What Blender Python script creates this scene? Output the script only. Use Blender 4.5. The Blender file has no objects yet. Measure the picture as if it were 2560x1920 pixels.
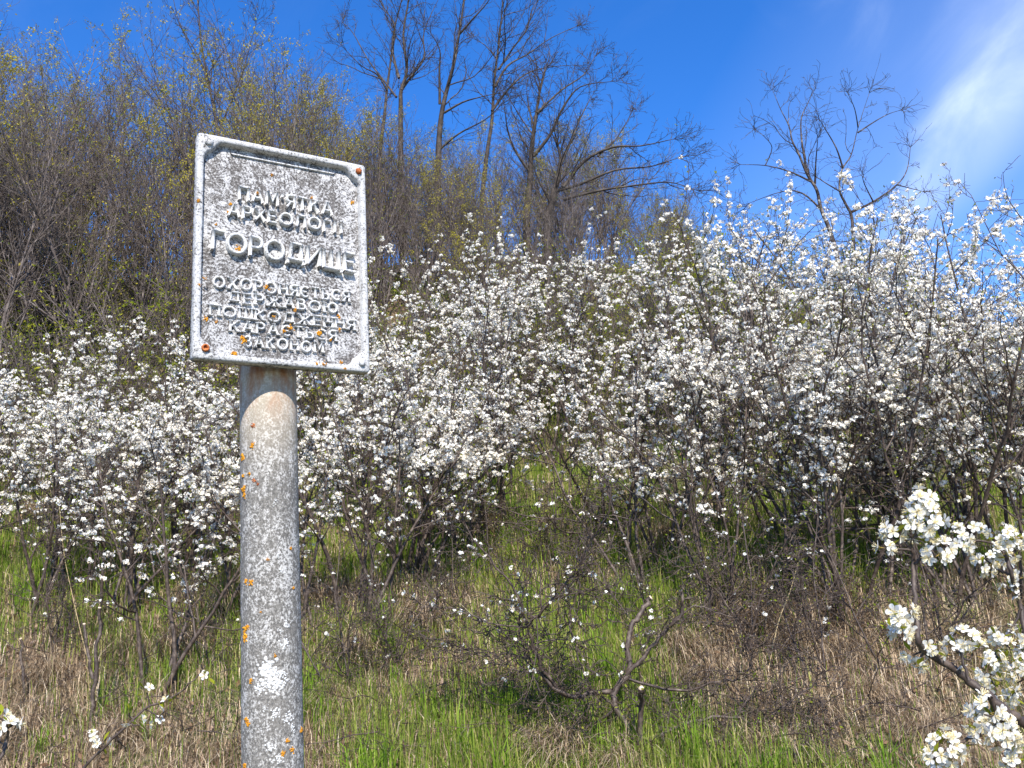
import bpy, math, random
import numpy as np
from mathutils import Vector, Matrix

R = np.random.default_rng(11)
random.seed(5)
scene = bpy.context.scene
COL = scene.collection

# ------------------------------------------------------------------ camera
EYE = np.array([0.0, 0.0, 1.55])
F = 2280.0                                   # focal length in photo pixels (2560 wide)
PIT, ROLL = math.radians(13.77), math.radians(3.5)
fw0 = np.array([0, math.cos(PIT), math.sin(PIT)])
up0 = np.array([0, -math.sin(PIT), math.cos(PIT)])
rt0 = np.array([1.0, 0, 0])
RT = rt0 * math.cos(ROLL) - up0 * math.sin(ROLL)
UP = rt0 * math.sin(ROLL) + up0 * math.cos(ROLL)
FW = fw0
cam_d = bpy.data.cameras.new('camera')
cam = bpy.data.objects.new('camera', cam_d)
COL.objects.link(cam)
cam_d.sensor_width = 36.0
cam_d.lens = 36.0 * F / 2560.0
cam_d.clip_start = 0.05
cam_d.clip_end = 3000
M = Matrix(((RT[0], UP[0], -FW[0], EYE[0]), (RT[1], UP[1], -FW[1], EYE[1]), (RT[2], UP[2], -FW[2], EYE[2]), (0, 0, 0, 1)))
cam.matrix_world = M
scene.camera = cam


def ray(u, v):
    """direction through photo pixel, scaled to one metre of northing"""
    d = FW * F + RT * (u - 1280.0) - UP * (v - 960.0)
    return d / d[1]


def at(u, v, d):
    return EYE + ray(u, v) * d


# ------------------------------------------------------------------ sky, sun, exposure
SUN = np.array([0.17, -1.06, 1.02])
SUN /= np.linalg.norm(SUN)
sun_el = math.asin(SUN[2])
sun_az = math.atan2(SUN[0], SUN[1])
world = bpy.data.worlds.new('World')
scene.world = world
world.use_nodes = True
wn, wl = world.node_tree.nodes, world.node_tree.links
wn.clear()
w_out = wn.new('ShaderNodeOutputWorld')
w_bg = wn.new('ShaderNodeBackground')
w_bg.inputs['Strength'].default_value = 0.14
sky = wn.new('ShaderNodeTexSky')
sky.sky_type = 'NISHITA'
sky.sun_disc = False
sky.sun_elevation = sun_el
sky.sun_rotation = sun_az
sky.altitude = 1500
sky.air_density = 1.0
sky.dust_density = 0.0
sky.ozone_density = 3.0
hs = wn.new('ShaderNodeHueSaturation')
hs.inputs['Hue'].default_value = 0.511
hs.inputs['Saturation'].default_value = 1.32
hs.inputs['Value'].default_value = 1.25
wl.new(sky.outputs[0], hs.inputs['Color'])
# cirrus: one long streak across the western sky plus thin veils
d1 = ray(2235, 600); d1 = d1 / np.linalg.norm(d1)
d2 = ray(2570, 130); d2 = d2 / np.linalg.norm(d2)
nrm = np.cross(d1, d2); nrm /= np.linalg.norm(nrm)
alo = d2 - d1; alo /= np.linalg.norm(alo)
tc = wn.new('ShaderNodeTexCoord')


def wdot(vec):
    n = wn.new('ShaderNodeVectorMath'); n.operation = 'DOT_PRODUCT'
    wl.new(tc.outputs['Generated'], n.inputs[0]); n.inputs[1].default_value = tuple(vec)
    return n.outputs['Value']


def wmath(op, a, b=None, clamp=False):
    n = wn.new('ShaderNodeMath'); n.operation = op; n.use_clamp = clamp
    for i, x in enumerate((a, b)):
        if x is None:
            continue
        if isinstance(x, (int, float)):
            n.inputs[i].default_value = x
        else:
            wl.new(x, n.inputs[i])
    return n.outputs[0]


def wramp(x, lo, hi):
    n = wn.new('ShaderNodeMapRange'); n.interpolation_type = 'SMOOTHSTEP'
    wl.new(x, n.inputs['Value'])
    n.inputs['From Min'].default_value = lo; n.inputs['From Max'].default_value = hi
    return n.outputs['Result']


across, along = wdot(nrm), wdot(alo)
third = wdot(np.cross(nrm, alo))
cx = wn.new('ShaderNodeCombineXYZ')
wl.new(wmath('MULTIPLY', across, 5.0), cx.inputs[0])
wl.new(wmath('MULTIPLY', along, 2.6), cx.inputs[1])
wl.new(wmath('MULTIPLY', third, 2.6), cx.inputs[2])
nz = wn.new('ShaderNodeTexNoise')
nz.inputs['Scale'].default_value = 2.2; nz.inputs['Detail'].default_value = 9; nz.inputs['Roughness'].default_value = 0.57
nz.inputs['Distortion'].default_value = 0.6
wl.new(cx.outputs[0], nz.inputs['Vector'])
s0 = float(np.dot(d1, alo)); s1 = float(np.dot(d2, alo))
prog = wramp(along, s0 - 0.03, s1 + 0.05)          # the streak broadens as it climbs
width = wmath('ADD', wmath('MULTIPLY', prog, 0.080), 0.026)
band = wmath('SUBTRACT', 1.0, wmath('DIVIDE', wmath('ABSOLUTE', wmath('ADD', across, wmath('MULTIPLY', wmath('SUBTRACT', nz.outputs['Fac'], 0.5), 0.05))), width), True)
core = wmath('MULTIPLY', wramp(band, 0.0, 0.9), wramp(along, s0 - 0.06, s0 + 0.10))
core = wmath('MULTIPLY', core, wramp(nz.outputs['Fac'], 0.02, 0.85))
veil = wmath('MULTIPLY', wramp(nz.outputs['Fac'], 0.50, 0.90), 0.08)
halo = wmath('SUBTRACT', 1.0, wmath('DIVIDE', wmath('ABSOLUTE', across), 0.24), True)
veil = wmath('ADD', wmath('MULTIPLY', veil, wmath('ADD', wmath('MULTIPLY', halo, 2.0), 0.35)), wmath('MULTIPLY', halo, 0.13))
cloud = wmath('ADD', wmath('MULTIPLY', core, 0.36), veil, True)
wmix = wn.new('ShaderNodeMix'); wmix.data_type = 'RGBA'
wl.new(cloud, wmix.inputs['Factor'])
wl.new(hs.outputs[0], wmix.inputs['A'])
wmix.inputs['B'].default_value = (5.4, 6.0, 6.9, 1)
wl.new(wmix.outputs['Result'], w_bg.inputs['Color'])
wl.new(w_bg.outputs[0], w_out.inputs[0])

sun_d = bpy.data.lights.new('sun', 'SUN')
sun_d.energy = 5.0
sun_d.angle = math.radians(0.53)
sun_d.color = (1.0, 0.945, 0.855)
sun = bpy.data.objects.new('sun', sun_d)
COL.objects.link(sun)
sun.rotation_euler = Vector(tuple(SUN)).to_track_quat('Z', 'Y').to_euler()
sun.location = (0, -20, 30)
scene.view_settings.view_transform = 'Standard'
scene.view_settings.look = 'None'
scene.view_settings.exposure = 0.80
scene.view_settings.gamma = 1.0
scene.view_settings.use_curve_mapping = False
scene.cycles.max_bounces = 8
scene.cycles.transparent_max_bounces = 8

# ------------------------------------------------------------------ helpers


def prop(o, label=None, cat=None, group=None, kind=None):
    if label: o['label'] = label
    if cat: o['category'] = cat
    if group: o['group'] = group
    if kind: o['kind'] = kind
    return o


def empty(name, loc, label, cat, group=None, rz=0.0, sc=1.0):
    o = bpy.data.objects.new(name, None)
    o.empty_display_size = 0.1
    COL.objects.link(o)
    o.location = tuple(loc); o.rotation_euler = (0, 0, rz); o.scale = (sc, sc, sc)
    return prop(o, label, cat, group)


def np_mesh(name, V, faces, mats, mat_idx=None, smooth=False):
    """faces: list of (n,k) int arrays"""
    me = bpy.data.meshes.new(name)
    V = np.asarray(V, np.float32)
    me.vertices.add(len(V)); me.vertices.foreach_set('co', V.ravel())
    loops = np.concatenate([f.ravel() for f in faces]).astype(np.int32)
    tot = np.concatenate([np.full(len(f), f.shape[1], np.int32) for f in faces])
    start = np.concatenate([[0], np.cumsum(tot)[:-1]]).astype(np.int32)
    me.loops.add(len(loops)); me.loops.foreach_set('vertex_index', loops)
    me.polygons.add(len(tot)); me.polygons.foreach_set('loop_start', start)
    try:
        me.polygons.foreach_set('loop_total', tot)
    except Exception:
        pass
    if mat_idx is not None:
        me.polygons.foreach_set('material_index', np.asarray(mat_idx, np.int32))
    if smooth:
        me.polygons.foreach_set('use_smooth', np.ones(len(tot), bool))
    for m in (mats if isinstance(mats, (list, tuple)) else [mats]):
        me.materials.append(m)
    me.update(calc_edges=True)
    me.validate()
    return me


def link(name, me, parent=None, kind=None):
    o = bpy.data.objects.new(name, me)
    COL.objects.link(o)
    if parent is not None:
        o.parent = parent
    if kind:
        o['kind'] = kind
    return o


def norm(a):
    return a / (np.linalg.norm(a, axis=-1, keepdims=True) + 1e-12)


def tube_arrays(polys, k):
    """polys: list of (pts n x 3, radii n) -> vertices, quads"""
    n = np.array([len(p[0]) for p in polys])
    P = np.concatenate([p[0] for p in polys]); r = np.concatenate([p[1] for p in polys])
    first = np.concatenate([[0], np.cumsum(n)[:-1]]); last = first + n - 1
    T = np.zeros_like(P)
    T[1:-1] = P[2:] - P[:-2]
    T[first] = P[first + 1] - P[first]; T[last] = P[last] - P[last - 1]
    T = norm(T)
    mean = norm(P[last] - P[first])
    ref = np.where(np.abs(mean[:, 2:3]) < 0.7, np.array([[0, 0, 1.0]]), np.array([[1.0, 0.13, 0]]))
    REF = np.repeat(ref, n, axis=0)
    N = norm(np.cross(T, REF)); B = np.cross(T, N)
    a = np.arange(k) * 2 * math.pi / k
    V = P[:, None, :] + r[:, None, None] * (np.cos(a)[None, :, None] * N[:, None, :] + np.sin(a)[None, :, None] * B[:, None, :])
    idx = np.arange(len(P)); keep = np.ones(len(P), bool); keep[last] = False
    i0 = idx[keep][:, None] * k; j = np.arange(k)[None, :]; j2 = (j + 1) % k
    Q = np.stack([i0 + j, i0 + j2, i0 + k + j2, i0 + k + j], -1).reshape(-1, 4)
    return V.reshape(-1, 3), Q


def tube_mesh(name, groups, mat, smooth=True):
    """groups: list of (polys, sides)"""
    Vs, Fs, off = [], [], 0
    for polys, k in groups:
        if not polys: continue
        V, Q = tube_arrays(polys, k)
        Vs.append(V); Fs.append(Q + off); off += len(V)
    return np_mesh(name, np.concatenate(Vs), Fs, mat, smooth=smooth)


def rand_dirs(rng, n):
    return norm(rng.normal(size=(n, 3)))


# ------------------------------------------------------------------ materials


def mat_new(name):
    m = bpy.data.materials.new(name)
    m.use_nodes = True
    nt = m.node_tree
    nt.nodes.clear()
    out = nt.nodes.new('ShaderNodeOutputMaterial')
    return m, nt, out


class NT:
    def __init__(s, nt): s.nt = nt

    def n(s, typ, **kw):
        x = s.nt.nodes.new(typ)
        for k, v in kw.items(): setattr(x, k, v)
        return x

    def l(s, a, b): s.nt.links.new(a, b)

    def noise(s, vec, scale, detail=6, rough=0.6, dist=0.0):
        x = s.n('ShaderNodeTexNoise')
        x.inputs['Scale'].default_value = scale; x.inputs['Detail'].default_value = detail
        x.inputs['Roughness'].default_value = rough; x.inputs['Distortion'].default_value = dist
        if vec is not None: s.l(vec, x.inputs['Vector'])
        return x.outputs['Fac']

    def ramp(s, fac, stops, interp='LINEAR'):
        x = s.n('ShaderNodeValToRGB'); x.color_ramp.interpolation = interp
        el = x.color_ramp.elements
        while len(el) > 1: el.remove(el[-1])
        el[0].position = stops[0][0]; el[0].color = (*stops[0][1], 1)
        for p, c in stops[1:]:
            e = el.new(p); e.color = (*c, 1)
        s.l(fac, x.inputs[0])
        return x.outputs[0]

    def rng(s, fac, lo, hi, a=0.0, b=1.0):
        x = s.n('ShaderNodeMapRange'); x.interpolation_type = 'SMOOTHSTEP'
        s.l(fac, x.inputs['Value'])
        for nm, v in (('From Min', lo), ('From Max', hi), ('To Min', a), ('To Max', b)): x.inputs[nm].default_value = v
        return x.outputs['Result']

    def mix(s, fac, a, b):
        x = s.n('ShaderNodeMix', data_type='RGBA')
        for i, v in (('Factor', fac), ('A', a), ('B', b)):
            if isinstance(v, tuple): x.inputs[i].default_value = (*v, 1) if len(v) == 3 else v
            elif isinstance(v, (int, float)): x.inputs[i].default_value = v
            else: s.l(v, x.inputs[i])
        return x.outputs['Result']

    def math(s, op, a, b):
        x = s.n('ShaderNodeMath', operation=op)
        for i, v in enumerate((a, b)):
            if isinstance(v, (int, float)): x.inputs[i].default_value = v
            else: s.l(v, x.inputs[i])
        return x.outputs[0]

    def bump(s, h, strength, dist):
        x = s.n('ShaderNodeBump'); x.inputs['Strength'].default_value = strength; x.inputs['Distance'].default_value = dist
        s.l(h, x.inputs['Height'])
        return x.outputs[0]

    def principled(s, out, col, rough=0.85, normal=None, spec=0.3):
        b = s.n('ShaderNodeBsdfPrincipled')
        if isinstance(col, tuple): b.inputs['Base Color'].default_value = (*col, 1)
        else: s.l(col, b.inputs['Base Color'])
        if isinstance(rough, (int, float)): b.inputs['Roughness'].default_value = rough
        else: s.l(rough, b.inputs['Roughness'])
        b.inputs['Specular IOR Level'].default_value = spec
        if normal is not None: s.l(normal, b.inputs['Normal'])
        s.l(b.outputs[0], out.inputs[0])
        return b


def leafy(name, stops, trans=0.35, patch=None):
    """thin leaf, petal or blade: diffuse plus translucent, colour varies piece by piece"""
    m, nt, out = mat_new(name); t = NT(nt)
    g = t.n('ShaderNodeNewGeometry')
    c = t.ramp(g.outputs['Random Per Island'], stops)
    df = t.n('ShaderNodeBsdfDiffuse'); tr = t.n('ShaderNodeBsdfTranslucent'); mx = t.n('ShaderNodeMixShader')
    t.l(c, df.inputs[0]); t.l(c, tr.inputs[0]); mx.inputs[0].default_value = trans
    t.l(df.outputs[0], mx.inputs[1]); t.l(tr.outputs[0], mx.inputs[2]); t.l(mx.outputs[0], out.inputs[0])
    return m


def bark(name, lo, mid, hi, scale=30, spec=0.25, rough=0.75):
    m, nt, out = mat_new(name); t = NT(nt)
    tcn = t.n('ShaderNodeTexCoord'); oi = t.n('ShaderNodeObjectInfo')
    v = t.n('ShaderNodeVectorMath', operation='ADD')
    t.l(tcn.outputs['Object'], v.inputs[0]); t.l(oi.outputs['Random'], v.inputs[1])
    f = t.noise(v.outputs[0], scale, 5, 0.65)
    c = t.ramp(f, [(0.3, lo), (0.5, mid), (0.72, hi)])
    t.principled(out, c, rough, t.bump(f, 0.5, 0.004), spec)
    return m


M_THORN = bark('blackthorn_bark', (0.022, 0.015, 0.012), (0.056, 0.038, 0.029), (0.17, 0.13, 0.10), 28, 0.4, 0.6)
M_SAPL = bark('sapling_bark', (0.038, 0.029, 0.025), (0.10, 0.078, 0.068), (0.27, 0.23, 0.205), 9)
M_TALL = bark('tall_tree_bark', (0.020, 0.016, 0.014), (0.048, 0.037, 0.030), (0.12, 0.098, 0.08), 8)
M_DEAD = bark('dead_wood', (0.020, 0.015, 0.013), (0.042, 0.031, 0.027), (0.22, 0.19, 0.17), 10)
M_CUT = bark('cut_wood', (0.42, 0.30, 0.20), (0.62, 0.48, 0.34), (0.72, 0.60, 0.46), 60)
M_PETAL = leafy('white_petal', [(0, (0.90, 0.87, 0.80)), (0.66, (0.92, 0.905, 0.86)), (0.82, (0.86, 0.79, 0.65)), (1, (0.74, 0.60, 0.40))], 0.32)
M_PETALN = leafy('white_petal_near', [(0, (0.72, 0.70, 0.64)), (1, (0.80, 0.785, 0.74))], 0.3)
M_CALYX = leafy('calyx', [(0, (0.30, 0.20, 0.06)), (0.5, (0.36, 0.32, 0.09)), (1, (0.24, 0.12, 0.05))], 0.2)
M_STAMEN = leafy('stamen', [(0, (0.85, 0.80, 0.60)), (1, (0.82, 0.66, 0.28))], 0.2)
M_LEAF = leafy('young_leaf', [(0, (0.14, 0.20, 0.02)), (0.5, (0.24, 0.28, 0.035)), (1, (0.32, 0.30, 0.05))], 0.4)
M_LEAFY = leafy('yellow_catkin_leaf', [(0, (0.24, 0.22, 0.025)), (0.5, (0.40, 0.34, 0.04)), (1, (0.50, 0.42, 0.08))], 0.4)
M_LEAFG = leafy('green_leaf', [(0, (0.13, 0.18, 0.015)), (0.5, (0.24, 0.27, 0.025)), (1, (0.36, 0.33, 0.04))], 0.4)
M_GRASS = leafy('green_grass_blade', [(0, (0.10, 0.17, 0.02)), (0.45, (0.175, 0.25, 0.034)), (0.78, (0.26, 0.31, 0.055)), (1, (0.42, 0.37, 0.14))], 0.35)
M_TUFT = leafy('fresh_grass_blade', [(0, (0.11, 0.20, 0.018)), (0.6, (0.19, 0.31, 0.03)), (1, (0.27, 0.36, 0.06))], 0.4)
M_DRY = leafy('dry_grass_blade', [(0, (0.17, 0.115, 0.075)), (0.4, (0.36, 0.265, 0.17)), (0.8, (0.52, 0.40, 0.27)), (1, (0.68, 0.57, 0.42))], 0.2)
M_STRAW = leafy('straw', [(0, (0.45, 0.34, 0.18)), (1, (0.60, 0.47, 0.27))], 0.15)
M_LITTER = leafy('dead_leaf', [(0, (0.10, 0.06, 0.035)), (0.6, (0.22, 0.14, 0.085)), (1, (0.36, 0.26, 0.20))], 0.1)

# ------------------------------------------------------------------ the hillside
PY = np.array([-400, -30, -3, 1.0, 3.0, 4.4, 5.6, 7.5, 9.0, 10.5, 13.0, 16.0, 18.4, 20.5, 24, 34, 60, 120, 400])
PZ = np.array([-2.5, -1.9, -1.6, -1.52, -1.38, -0.95, -0.34, 0.42, 1.05, 1.80, 3.6, 5.9, 7.35, 7.75, 7.6, 6.0, 1.0, -4.0, -6.0]) + 1.55
_fy = np.arange(-400, 400.01, 0.1)
_fz = np.interp(_fy, PY, PZ)
_k = np.exp(-0.5 * (np.arange(-18, 19) / 6.0) ** 2); _k /= _k.sum()
_fz = np.convolve(np.pad(_fz, 18, mode='edge'), _k, 'valid')


def ground(x, y):
    x = np.asarray(x, float); y = np.asarray(y, float)
    z = np.interp(y, _fy, _fz)
    hill = np.clip((y - 8) / 9.0, 0, 1)
    drop = np.clip((x - 1.0) / 9.0, 0, 1.6)
    z = z - hill * drop * 2.1 - hill * np.clip((-x - 14) / 20, 0, 2) * 2
    amp = np.clip((y + 8) / 10, 0, 1) * np.clip((60 - y) / 30, 0, 1)
    z = z + amp * (0.07 * np.sin(x * 1.7 + y * 0.6) * np.sin(y * 1.3 - 0.5 * x) + 0.04 * np.sin(x * 4.1 + 1.3) * np.sin(y * 3.7 + x))
    return z


def hit(u, v, dmin=2.0, dmax=40.0):
    d = np.arange(dmin, dmax, 0.02)
    r = ray(u, v)
    p = EYE[None] + r[None] * d[:, None]
    below = p[:, 2] < ground(p[:, 0], p[:, 1])
    i = np.argmax(below) if below.any() else len(d) - 1
    q = p[i].copy(); q[2] = ground(q[0], q[1])
    return q


def axis_pts(lo, hi, near, step0, g):
    a = [0.0]
    while a[-1] < hi: a.append(a[-1] + (step0 if a[-1] < near else min((a[-1] - near) * g + step0, 60)))
    b = [0.0]
    while b[-1] < -lo: b.append(b[-1] + (step0 if b[-1] < near else min((b[-1] - near) * g + step0, 60)))
    return np.concatenate([-np.array(b[1:])[::-1], np.array(a)])


gx = axis_pts(-420, 420, 12, 0.14, 0.12)
gy = axis_pts(-300, 380, 26, 0.14, 0.12)
XX, YY = np.meshgrid(gx, gy, indexing='ij')
ZZ = ground(XX, YY)
V = np.stack([XX, YY, ZZ], -1).reshape(-1, 3)
ny = len(gy)
ii = (np.arange(len(gx) - 1)[:, None] * ny + np.arange(ny - 1)[None, :]).ravel()
Q = np.stack([ii, ii + ny, ii + ny + 1, ii + 1], -1)
m, nt, out = mat_new('hillside_soil'); t = NT(nt)
tcn = t.n('ShaderNodeTexCoord')
o_ = tcn.outputs['Object']
n1 = t.noise(o_, 0.9, 6, 0.6); n2 = t.noise(o_, 14, 8, 0.7)
soil = t.ramp(n2, [(0.3, (0.06, 0.042, 0.028)), (0.5, (0.14, 0.10, 0.065)), (0.7, (0.27, 0.205, 0.135))])
moss = t.ramp(n2, [(0.3, (0.035, 0.055, 0.012)), (0.6, (0.085, 0.13, 0.025)), (0.8, (0.15, 0.17, 0.05))])
t.principled(out, t.mix(t.rng(n1, 0.46, 0.62), soil, moss), 0.95, t.bump(n2, 0.8, 0.03), 0.1)
hill = link('ground', np_mesh('ground', V, [Q], m, smooth=True), kind='structure')

# ------------------------------------------------------------------ growing plants


def interp_poly(P, t):
    n = len(P) - 1
    x = t * n; i = min(int(x), n - 1); f = x - i
    return P[i] * (1 - f) + P[i + 1] * f, P[i + 1] - P[i]


def shoot(rng, p, d, L, r0, r1, n, wob, trop):
    pts = [p]; d = d / np.linalg.norm(d)
    W = rng.normal(size=(n, 3)) * wob
    for i in range(n):
        d = d + W[i]; d[2] += trop
        d = d / math.sqrt(d[0] * d[0] + d[1] * d[1] + d[2] * d[2])
        p = p + d * (L / n)
        pts.append(p)
    return np.array(pts), np.linspace(r0, r1, n + 1)


def side_dir(rng, d, ang):
    d = d / np.linalg.norm(d)
    q = rng.normal(size=3); q -= d * np.dot(q, d); q /= np.linalg.norm(q) + 1e-9
    return d * math.cos(ang) + q * math.sin(ang)


def sprout(rng, out, P, rad, level, spec, L):
    """children along an existing limb"""
    if level >= len(spec['n']): return
    n = spec['n'][level]
    n = max(1, int(round(n * rng.uniform(0.75, 1.25)))) if n else 0
    t0 = spec['t0'][level]
    for t in np.linspace(t0, 0.97, n) + rng.uniform(-0.5, 0.5, n) * (1 - t0) / max(n, 1):
        t = float(np.clip(t, t0, 0.985))
        p, d = interp_poly(P, t)
        rr = float(np.interp(t, np.linspace(0, 1, len(rad)), rad))
        ang = math.radians(rng.normal(spec['ang'][level], spec['ang'][level] * 0.22))
        l = L * spec['len'][level] * (1.15 - 0.65 * t) * rng.uniform(0.6, 1.35)
        if 'maxlen' in spec: l = min(l, spec['maxlen'][level])
        r0 = max(min(rr * 0.72, l * spec['thick']), spec['rmin'])
        c, cr = shoot(rng, p, side_dir(rng, d, ang), l, r0, max(r0 * 0.35, spec['rmin'] * 0.8), spec['seg'][level], spec['wob'][level], spec['trop'][level])
        out.setdefault(level + 1, []).append((c, cr))
        sprout(rng, out, c, cr, level + 1, spec, l)


def smooth_poly(pts, n=4, jitter=0.0, rng=None):
    P = np.array(pts, float)
    if len(P) < 3: 
        P = np.array([P[0], (P[0] + P[-1]) / 2, P[-1]])
    out = []
    for i in range(len(P) - 1):
        p0 = P[max(i - 1, 0)]; p1 = P[i]; p2 = P[i + 1]; p3 = P[min(i + 2, len(P) - 1)]
        for k in range(n):
            t = k / n
            out.append(0.5 * ((2 * p1) + (-p0 + p2) * t + (2 * p0 - 5 * p1 + 4 * p2 - p3) * t * t + (-p0 + 3 * p1 - 3 * p2 + p3) * t ** 3))
    out.append(P[-1])
    out = np.array(out)
    if jitter and rng is not None:
        out[1:-1] += rng.normal(size=(len(out) - 2, 3)) * jitter
    return out


SIDES = {0: 7, 1: 5, 2: 4, 3: 3, 4: 3}


def tube_groups(out):
    return [(v, SIDES.get(k, 3)) for k, v in sorted(out.items()) if v]


def flowers_arrays(rng, C, N, size):
    """C centres, N facing, size -> verts and quads; five cupped petals and a calyx each"""
    n = len(C)
    ref = norm(rng.normal(size=(n, 3)))
    U = norm(np.cross(N, ref)); W = np.cross(N, U)
    vs = []
    for k in range(5):
        a = k * 2 * math.pi / 5
        rot = rng.uniform(-0.2, 0.2, n)
        cup = rng.uniform(-0.1, 0.55, n)
        D = np.cos(a + rot)[:, None] * U + np.sin(a + rot)[:, None] * W
        E = -np.sin(a + rot)[:, None] * U + np.cos(a + rot)[:, None] * W
        s = size[:, None] * rng.uniform(0.85, 1.1, n)[:, None]
        b = C + D * s * 0.06
        mid = C + D * s * 0.32 + N * s * (cup * 0.14)[:, None]
        tip = C + D * s * 0.54 + N * s * (cup * 0.34)[:, None]
        vs += [b, mid + E * s * 0.22, tip, mid - E * s * 0.22]
    g = size[:, None]
    base = C - N * g * 0.22
    vs += [base - U * g * 0.10, C + W * g * 0.16 + N * g * .02, base + U * g * 0.10, C - W * g * 0.16 + N * g * .02]
    Vv = np.stack(vs, 1)                       # n x 24 x 3
    q = np.arange(24).reshape(6, 4)
    Qv = (np.arange(n)[:, None, None] * 24 + q[None]).reshape(-1, 4)
    mi = np.tile([0, 0, 0, 0, 0, 1], n)
    return Vv.reshape(-1, 3), Qv, mi


def clusters_on(rng, limbs, per_m, zlo, zfull, fl, rad, size, face_out=None):
    """flower clusters along limbs: sparse below zlo, full above zfull"""
    C, N = [], []
    for P, r in limbs:
        L = np.linalg.norm(np.diff(P, axis=0), axis=1).sum()
        full = rng.random() < .36                       # some twigs are wreathed in flower, most are nearly bare
        c = P[len(P) // 2]; g = math.sin(c[0] * 8.5 + per_m) * math.sin(c[1] * 8.5 + c[2] * 2) + math.sin(c[2] * 7.0 + c[0] * 3 + per_m * 2)
        k = rng.poisson(per_m * L * (2.7 if full else .2) * min(max(.8 + .75 * g, .12), 2.0))
        lush = rng.uniform(.7, 1.3)
        for _ in range(k):
            p, d = interp_poly(P, rng.uniform(0.08, 1.0))
            w = np.clip((p[2] - zlo) / (zfull - zlo), 0.0, 1)
            if rng.random() > w: continue
            m_ = max(1, int(rng.normal(fl * lush, fl * 0.4)))
            dirs = rand_dirs(rng, m_)
            dirs[:, 2] = np.abs(dirs[:, 2]) * 0.7 + 0.15 * rng.normal(size=m_)
            dirs = norm(dirs)
            C.append(p + dirs * rad * rng.uniform(0.5, 1.2, (m_, 1)) + rng.normal(size=(1, 3)) * 0.006)
            N.append(norm(dirs + 0.35 * rng.normal(size=(m_, 3))))
    if not C: return None
    C = np.concatenate(C); N = np.concatenate(N)
    return C, N, size * rng.uniform(0.8, 1.2, len(C))


def leaves_arrays(rng, C, size, up=0.2):
    n = len(C)
    D = norm(rng.normal(size=(n, 3)) + np.array([0, 0, up])); E = norm(np.cross(D, rng.normal(size=(n, 3))))
    s = (size * rng.uniform(0.6, 1.3, n))[:, None]
    Vv = np.stack([C, C + D * s * 0.5 + E * s * 0.24, C + D * s, C + D * s * 0.5 - E * s * 0.24], 1)
    Qv = np.arange(n * 4).reshape(n, 4)
    return Vv.reshape(-1, 3), Qv


def points_on(rng, limbs, n, lo=0.3):
    k = rng.integers(0, len(limbs), n)
    return np.array([interp_poly(limbs[i][0], rng.uniform(lo, 1.0))[0] for i in k])


def make_copy(src, name_root, loc, rz, sc, label, cat, group, tilt=(0, 0)):
    r = src.copy(); COL.objects.link(r)
    r.location = tuple(loc); r.rotation_euler = (tilt[0], tilt[1], rz); r.scale = (sc[0], sc[0], sc[1]) if isinstance(sc, tuple) else (sc,) * 3
    prop(r, label, cat, group)
    for ch in src.children:
        c = ch.copy(); COL.objects.link(c); c.parent = r
    return r


class Stock:
    """plants grown once, first use takes the original, later uses copy it with its parts"""
    def __init__(s): s.items = []

    def add(s, root, height): s.items.append([root, height, False])

    def place(s, k, loc, rz, sc, label, cat, group=None, tilt=(0, 0)):
        it = s.items[k]
        if not it[2]:
            it[2] = True
            r = it[0]
            r.location = tuple(loc); r.rotation_euler = (tilt[0], tilt[1], rz); r.scale = (sc[0], sc[0], sc[1]) if isinstance(sc, tuple) else (sc,) * 3
            return prop(r, label, cat, group)
        r = make_copy(it[0], None, loc, rz, sc, label, cat, group, tilt)
        if group is None and 'group' in r.keys(): del r['group']
        return r

    def drop_unused(s):
        for it in s.items:
            if not it[2]:
                for c in list(it[0].children): bpy.data.objects.remove(c)
                bpy.data.objects.remove(it[0])


# ---- blackthorn shrubs
thorn, sucker = Stock(), Stock()
for v in range(9):
    rng = np.random.default_rng(100 + v)
    H = [1.75, 2.15, 2.6][v % 3]
    root = empty('blackthorn_shrub', (0, 0, 0), 'x', 'shrub')
    every, fine = [], []
    top = 0
    for s in range(int(rng.integers(3, 6))):
        a = rng.uniform(0, 6.28)
        d = np.array([math.cos(a) * rng.uniform(.08, .42), math.sin(a) * rng.uniform(.08, .42), 1.0])
        p = np.array([math.cos(a) * rng.uniform(0, .14), math.sin(a) * rng.uniform(0, .14), -0.08])
        L = H * rng.uniform(0.75, 1.05)
        P, rad = shoot(rng, p, d, L, rng.uniform(0.011, 0.019), 0.004, 11, 0.10, 0.02)
        outp = {0: [(P, rad)]}
        sprout(rng, outp, P, rad, 0, dict(n=[11, 7, 3], t0=[0.33, 0.15, 0.2], ang=[46, 50, 56], len=[0.38, 0.42, 0.42], seg=[6, 4, 2],
                                          wob=[0.16, 0.20, 0.16], trop=[0.06, 0.03, 0.0], thick=0.012, rmin=0.0017), L)
        link('stem', tube_mesh('stem', tube_groups(outp), M_THORN), root)
        every += outp[0] + outp.get(1, []); fine += outp.get(2, []) + outp.get(3, []) + outp.get(1, [])
        top = max(top, max(q[0][:, 2].max() for q in outp[0] + outp[1] + outp[2]))
    got = clusters_on(rng, fine, [7.5, 6.0, 8.5, 4.5, 7.5, 6.5, 9, 5, 7][v], H * 0.22, H * 0.62, 6.5, 0.021, 0.0205)
    Vf, Qf, mi = flowers_arrays(rng, *got)
    link('blossom', np_mesh('blossom', Vf, [Qf], [M_PETAL, M_CALYX], mi), root, 'stuff')
    Vl, Ql = leaves_arrays(rng, points_on(rng, fine, 420) + rng.normal(size=(420, 3)) * .008, 0.022)
    link('young_leaf', np_mesh('young_leaf', Vl, [Ql], M_LEAF), root, 'stuff')
    thorn.add(root, top * 0.97)

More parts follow.
